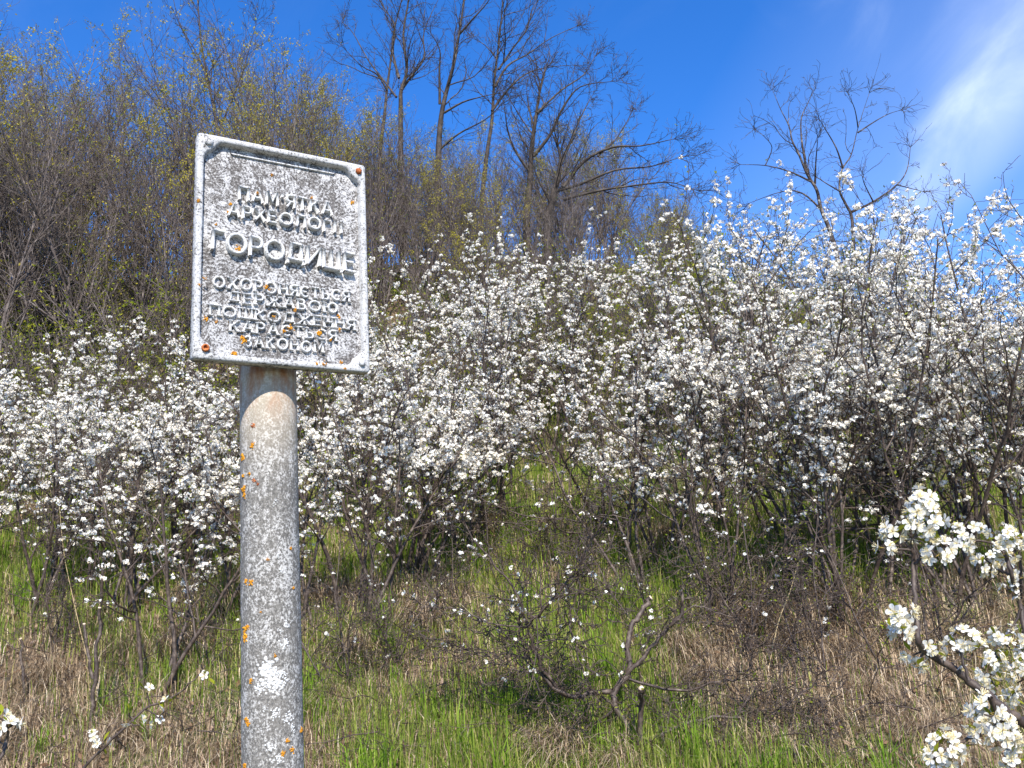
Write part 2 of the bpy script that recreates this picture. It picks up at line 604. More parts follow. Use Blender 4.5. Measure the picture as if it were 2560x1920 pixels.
for v in range(3):
    rng = np.random.default_rng(180 + v)
    root = empty('blackthorn_sucker', (0, 0, 0), 'x', 'shrub')
    fine, top = [], 0
    for s in range(int(rng.integers(1, 4))):
        a = rng.uniform(0, 6.28)
        d = np.array([math.cos(a) * rng.uniform(.05, .3), math.sin(a) * rng.uniform(.05, .3), 1.0])
        P, rad = shoot(rng, np.array([math.cos(a) * .04, math.sin(a) * .04, -.06]), d, rng.uniform(.8, 1.3), rng.uniform(.006, .010), .0025, 11, .12, .02)
        outp = {0: [(P, rad)]}
        sprout(rng, outp, P, rad, 0, dict(n=[12, 6, 3], t0=[.18, .12, .2], ang=[58, 55, 58], len=[.36, .42, .42], seg=[6, 4, 2], wob=[.2, .22, .2], trop=[.02, .01, 0], thick=.012, rmin=.0021), 1.1)
        link('stem', tube_mesh('stem', tube_groups(outp), M_THORN), root)
        fine += outp[1] + outp[2]; top = max(top, P[:, 2].max())
    Vf, Qf, mi = flowers_arrays(rng, *clusters_on(rng, fine, .9, .1, .5, 3, .016, .019))
    link('blossom', np_mesh('blossom', Vf, [Qf], [M_PETAL, M_CALYX], mi), root, 'stuff')
    Vl, Ql = leaves_arrays(rng, points_on(rng, fine, 160), 0.02)
    link('young_leaf', np_mesh('young_leaf', Vl, [Ql], M_LEAF), root, 'stuff')
    sucker.add(root, top)

TOP = np.array([(-400, 900), (0, 880), (100, 840), (300, 800), (430, 775), (560, 800), (900, 660), (1010, 630), (1120, 600), (1230, 545), (1450, 545), (1560, 560),
                (1700, 520), (1800, 480), (2000, 465), (2150, 445), (2250, 455), (2400, 520), (2560, 545), (2960, 640)], float)


def topline(u): return float(np.interp(u, TOP[:, 0], TOP[:, 1]))


def screen(p):
    q = p - EYE
    w = np.dot(q, FW)
    return 1280 + F * np.dot(q, RT) / w, 960 - F * np.dot(q, UP) / w


def zone(u, d):
    row = 'front' if d < 6.3 else 'middle' if d < 8.6 else 'back'
    if u < 300: a = 'at the left border under the yellow saplings'
    elif u < 660: a = 'just left of the signpost below the plaque'
    elif u < 1100: a = 'just right of the signpost'
    elif u < 1560: a = 'around the gap of green grass'
    elif u < 1950: a = 'behind the sawn shrub'
    elif u < 2300: a = 'directly below the dead tree'
    else: a = 'at the right border above the near blossom branch'
    return 'white-blossomed blackthorn in the %s row %s' % (row, a), '%s row of blackthorns %s' % (row, a)


def put_thorn(u, d, vtop, lab=None, grp=None, base=None):
    if base is None:
        x = EYE[0] + ray(u, 1300)[0] * d
        base = np.array([x, d, ground(x, d)])
    want = at(u, vtop, base[1])[2] - base[2]
    want = float(np.clip(want, 0.8, 3.4))
    ks = sorted(range(9), key=lambda k: abs(thorn.items[k][1] - want) + R.uniform(0, 0.5))
    k = ks[0]
    s = want / thorn.items[k][1]
    if lab is None: lab, grp = zone(screen(base)[0], base[1])
    return thorn.place(k, base, R.uniform(0, 6.28), (max(0.75, min(1.25, s)), s), lab, 'shrub', grp, tuple(R.normal(size=2) * 0.05))


# front row, read from where their stems leave the grass
front = [(398, 1745, 1010), (60, 1560, 1000), (180, 1500, 930), (285, 1545, 960), (470, 1480, 900), (540, 1560, 980), (-60, 1480, 930),
         (800, 1590, 1010), (905, 1575, 960), (1045, 1475, 1000), (1010, 1440, 820), (1160, 1380, 900), (1530, 1350, 800), (1660, 1420, 880),
         (1830, 1530, 720), (1955, 1470, 700), (2075, 1550, 690), (2120, 1490, 560), (2230, 1520, 640), (2350, 1500, 600), (2470, 1560, 700), (2560, 1480, 620), (2640, 1560, 700)]
for (u, v, vt) in front:
    put_thorn(u, 0, vt, base=hit(u, v))
rows = [(6.6, 6, 190), (7.4, 8, 130), (8.2, 11, 60), (9.1, 13, 20), (10.0, 14, -10)]
for d, n, low in rows:
    us = np.linspace(-420, 2960, n) + R.uniform(-90, 90, n)
    for u in us:
        if d < 7.9 and 1080 < u < 1560: continue
        if d < 9.3 and 1100 < u < 2250 and R.random() < .3: continue      # light falls through to the grass                 # the grassy gap
        put_thorn(u, d + R.uniform(-.35, .35), topline(u) + low + R.uniform(-25, 70))
put_thorn(2255, 7.6, 345, 'tallest blackthorn spire of white blossom in front of the dead tree')
put_thorn(2425, 7.2, 425, 'slender blackthorn spire rising against the sky right of the cirrus streak')
put_thorn(1795, 7.8, 430, 'blackthorn with one blossom twig clear against the sky left of the dead tree')
for u, d, vt in ((1290, 9.8, 560), (1370, 10.0, 555), (1450, 9.7, 550)): put_thorn(u, d, vt)
thorn.drop_unused()
for i, (u, v) in enumerate([(1240, 1480), (1390, 1430), (1610, 1570), (1700, 1650), (1890, 1640), (2050, 1700), (2200, 1690), (980, 1690), (850, 1740), (1960, 1560), (2330, 1660), (140, 1640), (520, 1700), (1790, 1560), (1480, 1480), (2120, 1600), (1130, 1560)]):
    w_ = 'left of the post' if u < 640 else 'right of the post' if u < 1180 else 'behind the sawn shrub' if u < 1850 else 'near the right border'
    sucker.place(i % 3, hit(u, v), R.uniform(0, 6.28), float(R.uniform(.6, 1.05)), 'thin sparse blackthorn sucker with few flowers in the grass ' + w_, 'shrub', 'sparse blackthorn suckers ' + w_, tuple(R.normal(size=2) * .08))

# ---- saplings on the slope
sap = Stock()
for v in range(10):
    rng = np.random.default_rng(300 + v)
    leaf = [2300, 1700, 260, 2600, 420, 140, 1500, 110, 2000, 170][v]
    H = 5.0
    root = empty('sapling_tree', (0, 0, 0), 'x', 'tree')
    crown, top = {}, 0
    for s in range(int(rng.integers(3, 6))):
        a = rng.uniform(0, 6.28)
        d = np.array([math.cos(a) * rng.uniform(.04, .26), math.sin(a) * rng.uniform(.04, .22), 1.0])
        p = np.array([math.cos(a) * rng.uniform(.02, .25), math.sin(a) * rng.uniform(.02, .25), -0.15])
        L = H * rng.uniform(0.8, 1.02)
        P, rad = shoot(rng, p, d, L, rng.uniform(0.015, 0.028), 0.005, 14, 0.065, 0.010)
        link('trunk', tube_mesh('trunk', [([(P, rad)], 6)], M_SAPL), root)
        outp = {}
        sprout(rng, outp, P, rad, 0, dict(n=[15, 8, 5], t0=[0.22, 0.12, 0.12], ang=[32, 34, 38], len=[0.36, 0.40, 0.45], seg=[6, 4, 3],
                                          wob=[0.09, 0.12, 0.13], trop=[0.07, 0.05, 0.03], thick=0.0105, rmin=0.0017), L)
        for k_, l_ in outp.items(): crown.setdefault(k_, []).extend(l_)
        top = max(top, P[:, 2].max())
    link('crown', tube_mesh('crown', tube_groups(crown), M_SAPL), root)
    fine = crown[3] + crown[2]
    C = points_on(rng, fine, leaf, 0.4)
    # opening leaves gather towards the top and in loose clumps
    keep = rng.random(len(C)) < np.clip(1.25 * (C[:, 2] / H) ** 2.5 - .05 + 0.5 * np.sin(C[:, 0] * 5 + v) * np.sin(C[:, 1] * 5), 0.05, 1)
    C = np.repeat(C[keep], 3, axis=0); C = C + rng.normal(size=C.shape) * 0.03
    Vl, Ql = leaves_arrays(rng, C, 0.042)
    link('foliage', np_mesh('foliage', Vl, [Ql], M_LEAFY if leaf > 900 else M_LEAF), root, 'stuff')
    sap.add(root, float(np.percentile(np.array([q[0][-1, 2] for q in fine]), 98.5)))

STOP = np.array([(-500, 90), (0, 65), (240, 55), (400, 95), (480, 140), (560, 70), (700, 75), (820, 120), (900, 190), (1000, 270), (1150, 300), (1300, 290), (1480, 265), (1600, 330), (1660, 420), (1760, 500),
                 (1900, 600), (2200, 680), (2960, 720)], float)
def saplab(u, d, yb):
    kind = 'yellow-budded' if yb else 'nearly bare brown'
    row = 'low on the slope' if d < 13.7 else 'halfway up the slope' if d < 16 else 'along the crest'
    a = 'at the left border' if u < 200 else 'left of the plaque' if u < 500 else 'above and behind the plaque' if u < 920 else 'among the tall bare trees' if u < 1300 else 'under the spreading bare trees'
    return '%s sapling %s %s' % (kind, row, a), '%s saplings %s %s' % (kind, row, a)


YB = [0, 1, 3, 6, 8]; BARE = [2, 4, 5, 7, 9]
for d, n in ((11.8, 11), (15.0, -15), (16.6, -13), (12.9, 15), (14.2, 17), (15.6, 18), (17.0, 18)):
    us = (np.linspace(-480, 1800, n) if n > 0 else np.linspace(880, 1760, -n)) + R.uniform(-75, 75, abs(n))
    for u in us:
        if u > 880 and R.random() < .12: continue
        dd = d + R.uniform(-.5, .5)
        x = ray(u, 700)[0] * dd
        base = np.array([x, dd, ground(x, dd)])
        vt = float(np.interp(u, STOP[:, 0], STOP[:, 1])) + R.uniform(25, 140) + (70 if d < 13 else 0)
        want = at(u, vt, dd)[2] - base[2]
        if want < 1.2: continue
        left = u < 860
        k = R.choice(YB if (left and R.random() < 0.56) or (not left and R.random() < .42) else BARE)
        k = int(k)
        lab, grp = saplab(u, dd, k in YB)
        s = want / sap.items[k][1]
        sap.place(k, base, R.uniform(0, 6.28), (float(np.clip(s * R.uniform(.85, 1.1), .5, 1.25)), s), lab, 'tree', grp, tuple(R.normal(size=2) * 0.04))
sap.drop_unused()

# ---- leafy bushes under the saplings
bush = Stock()
for v in range(4):
    rng = np.random.default_rng(500 + v)
    root = empty('leafy_bush', (0, 0, 0), 'x', 'bush')
    allp = {}
    for s in range(7):
        a = rng.uniform(0, 6.28)
        d = np.array([math.cos(a) * .5, math.sin(a) * .5, 1.0])
        P, rad = shoot(rng, np.array([math.cos(a) * .1, math.sin(a) * .1, -.05]), d, 1.6 * rng.uniform(.7, 1.1), .012, .003, 8, .1, .02)
        allp.setdefault(0, []).append((P, rad))
        sprout(rng, allp, P, rad, 0, dict(n=[9, 5], t0=[.15, .15], ang=[42, 45], len=[.4, .45], seg=[4, 3], wob=[.13, .13], trop=[.05, .03], thick=.011, rmin=.002), 1.6)
    link('branch', tube_mesh('branch', tube_groups(allp), M_SAPL), root)
    C = points_on(rng, allp[2] + allp[1], [1300, 300, 900, 120][v], .2); C = np.repeat(C, 2, axis=0) + rng.normal(size=(len(C) * 2, 3)) * .02
    Vl, Ql = leaves_arrays(rng, C, .034)
    link('foliage', np_mesh('foliage', Vl, [Ql], M_LEAFG), root, 'stuff')
    bush.add(root, 1.7)
for d, n in ((10.6, 16), (11.5, 22), (12.6, 24), (13.8, 24), (15.2, 22), (16.6, 20), (18.2, 22)):
    us = np.linspace(-480, 2100, n) + R.uniform(-90, 90, n)
    for u in us:
        dd = d + R.uniform(-.5, .5); x = ray(u, 700)[0] * dd
        k = int(R.integers(0, 4))
        if u > 820 and dd > 13.2 and R.random() < .6: continue
        row = 'at the foot of the slope' if dd < 12.1 else 'halfway up the slope' if dd < 15.8 else 'along the crest'
        a = 'at the left border' if u < 220 else 'left of the plaque' if u < 560 else 'behind the plaque' if u < 920 else 'under the tall bare trees' if u < 1350 else 'under the spreading bare trees' if u < 1700 else 'behind the dead tree'
        bush.place(k, (x, dd, ground(x, dd)), R.uniform(0, 6.28), float(R.uniform(.65, 1.45)) * (.75 if dd > 15.8 else 1), 'low green-leaved bush %s %s' % (row, a), 'bush', 'green bushes %s %s' % (row, a))
bush.drop_unused()

# ---- single trees, limbs given as photo points at their own distance
TALLSPEC = dict(n=[8, 6, 4], t0=[0.10, 0.1, 0.1], ang=[36, 40, 42], len=[0.42, 0.44, 0.44], seg=[8, 6, 4], wob=[0.13, 0.16, 0.18], trop=[0.04, 0.03, 0.02], thick=0.010, rmin=0.0026)


def limb_tree(name, label, cat, d, limbs, spec, mat, trunk_name='trunk', crown_name='crown', seed=0, jit=0.5, leaf=0, group=None, ground_base=True, mat_twig=None, tipl=.6):
    """limbs: list of (pixel points, r0, r1, main?)"""
    rng = np.random.default_rng(seed)
    u0, v0 = limbs[0][0][0]
    p0 = at(u0, v0, d)
    if ground_base:
        base = np.array([p0[0], d, ground(p0[0], d)])
    else:
        base = p0
    root = empty(name, base, label, cat, group)
    crown = {}
    main = []
    for i, (px, r0, r1, kind) in enumerate(limbs):
        ph = rng.uniform(0, 6.28, 2)
        sgn = rng.choice([-1, 1])
        pts = []
        for j, (u, v) in enumerate(px):
            q = at(u, v, d)
            # limbs reach towards or away from the viewer as they grow outwards
            far = np.linalg.norm((q - p0)[[0, 2]])
            dy = (jit * sgn * min(far, 3.0) * 0.35 * (0.6 if kind == 't' else 1.0)) if j > 0 or i > 0 else 0.0
            if kind != 't' and j == 0 and main:
                allp = np.concatenate(main)
                dy = allp[np.argmin(np.linalg.norm((allp - q)[:, [0, 2]], axis=1))][1] - d
                dy0 = dy
            elif kind != 't' and main:
                f = j / (len(px) - 1)
                dy = dy0 + sgn * jit * f * min(far, 2.5) * 0.4
            pts.append(at(u, v, d + dy))
        if i == 0 and ground_base:
            pts = [base - np.array([0, 0, .2])] + pts
        P = smooth_poly(pts, 4)
        rad = r0 + (min(r1, .0055) if kind != 't' else r1 * .6) * np.linspace(0, 1, len(P)) - r0 * np.linspace(0, 1, len(P)) ** .85
        rad = np.maximum(rad * (.66 if cat == 'tree' and tipl < .3 else .8), .003)
        P2 = P - base
        main.append(P)
        tipd = P2[-1] - P2[-3]
        for q_ in range(3 if spec else 0):
            c_, cr_ = shoot(rng, P2[-1], side_dir(rng, tipd, math.radians(rng.uniform(5, 40))), rng.uniform(.35, .9) * tipl, rad[-1] * .9, .0022, 7, .14, .02)
            crown.setdefault(1, []).append((c_, cr_)); sprout(rng, crown, c_, cr_, 1, spec, .9)
        link(trunk_name if kind == 't' else 'limb', tube_mesh(trunk_name, [([(P2, rad)], 8)], mat), root)
        if spec:
            L = np.linalg.norm(np.diff(P2, axis=0), axis=1).sum()
            sp = dict(spec)
            if i == 0 and ground_base: sp = dict(spec, t0=[0.45] + list(spec['t0'][1:]))
            sp['n'] = [max(3, int(spec['n'][0] * min(L / 2.2, 2.2)))] + list(spec['n'][1:])
            sprout(rng, crown, P2, rad, 0, sp, min(L, 3.2))
    if crown:
        link(crown_name, tube_mesh(crown_name, tube_groups(crown), mat_twig or mat), root)
        if leaf:
            fine = crown[max(crown)]
            C = points_on(rng, fine, leaf, .4); C = np.repeat(C, 2, axis=0) + rng.normal(size=(leaf * 2, 3)) * .03
            Vl, Ql = leaves_arrays(rng, C, .034)
            link('foliage', np_mesh('foliage', Vl, [Ql], M_LEAFY), root, 'stuff')
    return root, base, crown


def z4(*p): return [(800 + x * .434, y * .434) for x, y in p]
def z5(*p): return [(1660 + x * .4219, 150 + y * .4219) for x, y in p]
def z6(*p): return [(2060 + x * .4643, 1150 + y * .4643) for x, y in p]
def z7(*p): return [(1100 + x * .4973, 1200 + y * .4973) for x, y in p]
def z8(*p): return [(x * .675, 800 + y * .675) for x, y in p]


limb_tree('tall_bare_tree', 'tall bare tree with a dark forked trunk just right of the plaque top', 'tree', 16.0,
          [(z4((465, 1150), (465, 850), (465, 600), (468, 520), (500, 400), (480, 200), (510, 0), (525, -180)), .085, .02, 't'),
           (z4((468, 520), (540, 420), (600, 330), (600, 180), (690, -20)), .04, .012, 'l'),
           (z4((455, 450), (420, 300), (430, 150), (380, 60), (310, -60)), .035, .01, 'l'),
           (z4((440, 560), (380, 480), (280, 350), (190, 190), (130, 130)), .03, .008, 'l')], TALLSPEC, M_TALL, seed=21)
limb_tree('tall_bare_tree', 'tall bare tree with a slanting trunk second from the plaque', 'tree', 17.0,
          [(z4((340, 1150), (350, 850), (370, 680), (385, 520), (410, 330), (425, 180), (470, 0), (480, -120)), .065, .015, 't'),
           (z4((385, 520), (330, 430), (240, 380), (130, 270)), .03, .008, 'l')], TALLSPEC, M_TALL, seed=22)
limb_tree('tall_bare_tree', 'tallest bare tree with a straight grey trunk leaving the top of the picture', 'tree', 15.4,
          [(z4((680, 1250), (682, 900), (695, 700), (720, 560), (770, 370), (800, 200), (830, 0), (850, -200)), .095, .02, 't'),
           (z4((690, 600), (688, 400), (690, 290), (640, 190)), .035, .01, 'l'),
           (z4((715, 650), (820, 590), (920, 560), (1010, 540)), .03, .008, 'l'),
           (z4((800, 200), (880, 110), (960, 20), (1010, -60)), .03, .008, 'l'),
           (z4((690, 860), (800, 770), (950, 690), (1040, 610)), .03, .008, 'l')], TALLSPEC, M_TALL, seed=23)
limb_tree('tall_bare_tree', 'pale slender bare tree with branches sweeping right against the sky', 'tree', 15.8,
          [(z4((930, 1250), (960, 900), (990, 700), (1005, 450), (1030, 250), (1050, 40), (1060, -150)), .07, .014, 't'),
           (z4((990, 640), (1080, 520), (1180, 430), (1300, 390), (1460, 375)), .035, .008, 'l'),
           (z4((1010, 500), (1080, 380), (1200, 310), (1330, 220), (1480, 150)), .035, .008, 'l'),
           (z4((1030, 400), (1110, 280), (1190, 170), (1230, 40), (1300, -40)), .03, .008, 'l'),
           (z4((1010, 330), (950, 260), (880, 220)), .02, .006, 'l')], TALLSPEC, M_TALL, seed=24)
limb_tree('spreading_bare_tree', 'broad bare tree fanning out to the right at the crest of the slope', 'tree', 14.6,
          [(z4((1190, 1300), (1210, 1050), (1220, 850), (1240, 700), (1260, 560), (1300, 400)), .10, .02, 't'),
           (z4((1230, 900), (1330, 770), (1400, 620), (1500, 500), (1680, 470)), .045, .01, 'l'),
           (z4((1215, 1000), (1120, 860), (1080, 740), (1060, 600)), .035, .008, 'l'),
           (z4((1250, 650), (1390, 520), (1520, 430), (1580, 330)), .03, .008, 'l'),
           (z4((1240, 760), (1200, 600), (1190, 500)), .025, .008, 'l')], TALLSPEC, M_TALL, seed=25)
limb_tree('spreading_bare_tree', 'dark-trunked bare tree with low boughs drooping to the right above the blossom', 'tree', 13.6,
          [(z4((1310, 1350), (1340, 1150), (1370, 1030), (1385, 920), (1370, 840)), .11, .035, 't'),
           (z4((1400, 1080), (1520, 930), (1680, 850), (1850, 840), (2040, 800)), .045, .008, 'l'),
           (z4((1360, 1100), (1500, 1060), (1700, 980), (1900, 960), (2060, 910)), .04, .008, 'l'),
           (z4((1380, 960), (1450, 800), (1500, 680), (1560, 560)), .04, .008, 'l'),
           (z4((1400, 1150), (1600, 1100), (1800, 1070), (2010, 1050), (2150, 1090)), .035, .007, 'l'),
           (z4((1600, 900), (1720, 780), (1800, 640)), .02, .006, 'l'),
           (z4((1330, 1170), (1270, 1060), (1230, 960)), .035, .01, 'l')], TALLSPEC, M_TALL, seed=26)
limb_tree('tall_bare_tree', 'tall thin bare tree standing above the yellow saplings over the plaque corner', 'tree', 15.0,
          [([(575, 640), (560, 420), (530, 250), (505, 120), (494, 0), (485, -70)], .055, .012, 't'),
           ([(530, 250), (500, 150), (450, 60), (430, -20)], .02, .006, 'l'), ([(545, 330), (600, 200), (640, 60)], .02, .006, 'l')],
          TALLSPEC, M_TALL, seed=27, leaf=150)
DEADSPEC = dict(n=[5, 4, 2], t0=[0.15, 0.15, 0.2], ang=[42, 44, 46], len=[0.28, 0.42, 0.45], seg=[6, 5, 3], wob=[0.20, 0.22, 0.22], trop=[0.03, 0.02, 0.0], thick=0.010, rmin=0.0024)
limb_tree('dead_tree', 'bare dead tree with twisted grey limbs rising above the blossom at right', 'tree', 11.5,
          [(z5((1040, 1250), (985, 1020), (930, 880), (905, 770), (850, 680), (800, 560), (760, 480), (740, 390), (690, 290), (645, 180)), .058, .006, 't'),
           (z5((1060, 1480), (1120, 1250), (1115, 950), (1080, 860), (1040, 770), (1055, 650), (1110, 560), (1150, 400), (1215, 200)), .045, .006, 't'),
           (z5((850, 680), (822, 520), (812, 430), (815, 340), (850, 260), (885, 190)), .028, .005, 'l'),
           (z5((895, 735), (900, 600), (912, 460)), .026, .010, 'l'),
           (z5((870, 720), (740, 660), (600, 625), (450, 620)), .024, .005, 'l'),
           (z5((1060, 640), (1020, 520), (950, 400), (920, 350)), .022, .004, 'l'),
           (z5((1045, 780), (960, 730), (900, 690)), .018, .006, 'l'),
           (z5((1112, 900), (1240, 840), (1380, 740), (1440, 650), (1460, 520)), .030, .006, 'l'),
           (z5((1240, 840), (1190, 740), (1175, 690)), .018, .006, 'l'),
           (z5((1150, 430), (1240, 370), (1330, 320), (1410, 295)), .018, .004, 'l'),
           (z5((1150, 400), (1130, 290), (1090, 200)), .015, .004, 'l'),
           (z5((925, 880), (820, 790), (700, 780), (500, 850)), .024, .005, 'l'),
           (z5((1380, 740), (1460, 760), (1535, 780)), .015, .004, 'l'),
           (z5((600, 625), (640, 520), (590, 450), (540, 410)), .013, .003, 'l')], DEADSPEC, M_DEAD, seed=31, jit=0.45, tipl=.15)

# ------------------------------------------------------------------ grass
def vnoise(x, y, s, seed):
    rng = np.random.default_rng(seed)
    g = rng.random((64, 64))
    X = (np.asarray(x) / s) % 64; Y = (np.asarray(y) / s) % 64
    i = X.astype(int); j = Y.astype(int); fx = X - i; fy = Y - j
    fx = fx * fx * (3 - 2 * fx); fy = fy * fy * (3 - 2 * fy)
    a = g[i % 64, j % 64]; b = g[(i + 1) % 64, j % 64]; c = g[i % 64, (j + 1) % 64]; d = g[(i + 1) % 64, (j + 1) % 64]
    return (a * (1 - fx) + b * fx) * (1 - fy) + (c * (1 - fx) + d * fx) * fy


def greenness(x, y):
    n = 0.6 * vnoise(x + 40, y + 40, 0.9, 1) + 0.4 * vnoise(x + 40, y + 40, 0.35, 2)
    u = x / np.maximum(y, .5) * F + 1280
    bias = np.interp(u, [0, 300, 700, 1000, 1400, 1700, 2000, 2560], [-.05, .04, .03, .14, .22, .06, -.02, -.05])
    bias = bias + np.interp(y, [3, 4.2, 5.5, 6.5, 8, 11], [.08, .03, -.06, .05, .20, .24])
    return n + bias


def blades(rng, n, dlo, dhi, kind, hl, wd, keep_fn):
    d = dlo * (dhi / dlo) ** rng.random(n)
    u = rng.uniform(-330, 2900, n)
    x = (u - 1280) / F * d; y = d
    k = keep_fn(x, y, rng)
    x, y = x[k], y[k]; n = len(x)
    z = ground(x, y) - 0.01
    P = np.stack([x, y, z], -1)
    h = hl * rng.uniform(0.45, 1.25, n) * (0.7 + 0.6 * vnoise(x + 40, y + 40, .5, 7))
    a = rng.uniform(0, 6.283, n)
    if kind == 'dry': a = vnoise(x + 40, y + 40, .45, 9) * 12 + rng.normal(size=n) * 1.5
    lean = rng.uniform(0.1, 0.55, n) if kind == 'green' else rng.uniform(0.4, 3.0, n)
    D = np.stack([np.cos(a), np.sin(a), 0 * a], -1)
    S = np.stack([-np.sin(a), np.cos(a), 0 * a], -1)
    w = (wd * rng.uniform(.6, 1.3, n) * np.sqrt(np.maximum(y / 4.5, 1.0)))[:, None]
    up = np.array([0, 0, 1.0])
    h1 = h[:, None]; ln = lean[:, None]
    den = np.sqrt(1 + 0.6 * ln ** 2)
    m1 = P + (up * 0.5 + D * ln * 0.16) * h1 / den * 1.1
    tp = P + (up * (0.95 - 0.28 * ln) + D * ln * 0.72) * h1 / den
    Vb = np.stack([P - S * w * .5, P + S * w * .5, m1 + S * w * .42, m1 - S * w * .42, tp], 1)
    i = np.arange(n) * 5
    q = np.stack([i, i + 1, i + 2, i + 3], -1); t3 = np.stack([i + 3, i + 2, i + 4], -1)
    return Vb.reshape(-1, 3), q, t3


rg = np.random.default_rng(77)
Vg, q, t3 = blades(rg, 240000, 2.2, 12.5, 'green', .235, .0040, lambda x, y, r: r.random(len(x)) < np.clip((greenness(x, y) - .42) * 2.5 + .08, .05, .75))
link('green_grass', np_mesh('green_grass', Vg, [q, t3], M_GRASS), kind='stuff')
Vg, q, t3 = blades(rg, 210000, 2.2, 12.5, 'dry', .24, .0040, lambda x, y, r: r.random(len(x)) < np.clip(1.05 - (greenness(x, y) - .40) * 2.0, .34, 1))
link('dry_grass', np_mesh('dry_grass', Vg, [q, t3], M_DRY), kind='stuff')
Vg, q, t3 = blades(rg, 13000, 10.5, 21.0, 'green', .26, .006, lambda x, y, r: r.random(len(x)) < np.clip((greenness(x, y) - .35) * 2, .1, 1))
link('slope_grass', np_mesh('slope_grass', Vg, [q, t3], M_GRASS), kind='stuff')
Vg, q, t3 = blades(rg, 40000, 10.5, 21.0, 'dry', .30, .006, lambda x, y, r: r.random(len(x)) < .9)
link('slope_dry_grass', np_mesh('slope_dry_grass', Vg, [q, t3], M_DRY), kind='stuff')
nt_ = 520                                                  # fresh broad-bladed tufts
d_ = 2.4 * (9.5 / 2.4) ** rg.random(nt_); u_ = rg.uniform(-330, 2900, nt_); tx = (u_ - 1280) / F * d_
ok = rg.random(nt_) < np.clip((greenness(tx, d_) - .38) * 4, .1, 1); tx, d_ = tx[ok], d_[ok]
tx = np.repeat(tx, 26); ty = np.repeat(d_, 26); n = len(tx)
th = np.repeat(rg.uniform(.5, 1.15, len(d_)), 26)
tx = tx + rg.normal(size=n) * .035; ty = ty + rg.normal(size=n) * .035
a = rg.uniform(0, 6.283, n); D = np.stack([np.cos(a), np.sin(a), 0 * a], -1); S = np.stack([-D[:, 1], D[:, 0], 0 * a], -1)
P = np.stack([tx, ty, ground(tx, ty) - .01], -1); h = (.34 * th * rg.uniform(.5, 1.1, n))[:, None]; ln = rg.uniform(.1, .8, n)[:, None]; w = rg.uniform(.004, .0075, n)[:, None]
m1 = P + (np.array([0, 0, .55]) + D * ln * .2) * h; tp = P + (np.array([0, 0, 1.0]) * (1 - .35 * ln) + D * ln * .8) * h
Vb = np.stack([P - S * w * .4, P + S * w * .4, m1 + S * w * .5, m1 - S * w * .5, tp], 1).reshape(-1, 3); i = np.arange(n) * 5
link('grass_tufts', np_mesh('grass_tufts', Vb, [np.stack([i, i + 1, i + 2, i + 3], -1), np.stack([i + 3, i + 2, i + 4], -1)], M_TUFT), kind='stuff')
TW = []
rt_ = np.random.default_rng(91)
for _ in range(330):
    u = rt_.uniform(900, 2450) if rt_.random() < .75 else rt_.uniform(-50, 700); v = rt_.uniform(1500, 1915)
    q = hit(u, v, 2.2, 9)
    a = rt_.uniform(0, 6.28); L = rt_.uniform(.15, .6)
    P_, r_ = shoot(rt_, q + np.array([0, 0, rt_.uniform(.02, .12)]), np.array([math.cos(a), math.sin(a), rt_.uniform(-.1, .35)]), L, rt_.uniform(.002, .0042), .0012, 6, .2, .0)
    o_ = {0: [(P_, r_)]}
    sprout(rt_, o_, P_, r_, 0, dict(n=[5, 2], t0=[.15, .2], ang=[50, 50], len=[.4, .4], seg=[4, 2], wob=[.2, .2], trop=[0, 0], thick=.011, rmin=.0011), L)
    TW += o_[0] + o_.get(1, []) + o_.get(2, [])
link('fallen_twigs', tube_mesh('fallen_twigs', [(TW, 4)], M_THORN), kind='stuff')
nl = 22000
d_ = 2.4 * (20 / 2.4) ** rg.random(nl); u_ = rg.uniform(-330, 2900, nl)
lx = (u_ - 1280) / F * d_
C = np.stack([lx, d_, ground(lx, d_) + .015 + rg.random(nl) * .03], -1)
Vl, Ql = leaves_arrays(rg, C, .045, 0.0)
link('leaf_litter', np_mesh('leaf_litter', Vl, [Ql], M_LITTER), kind='stuff')

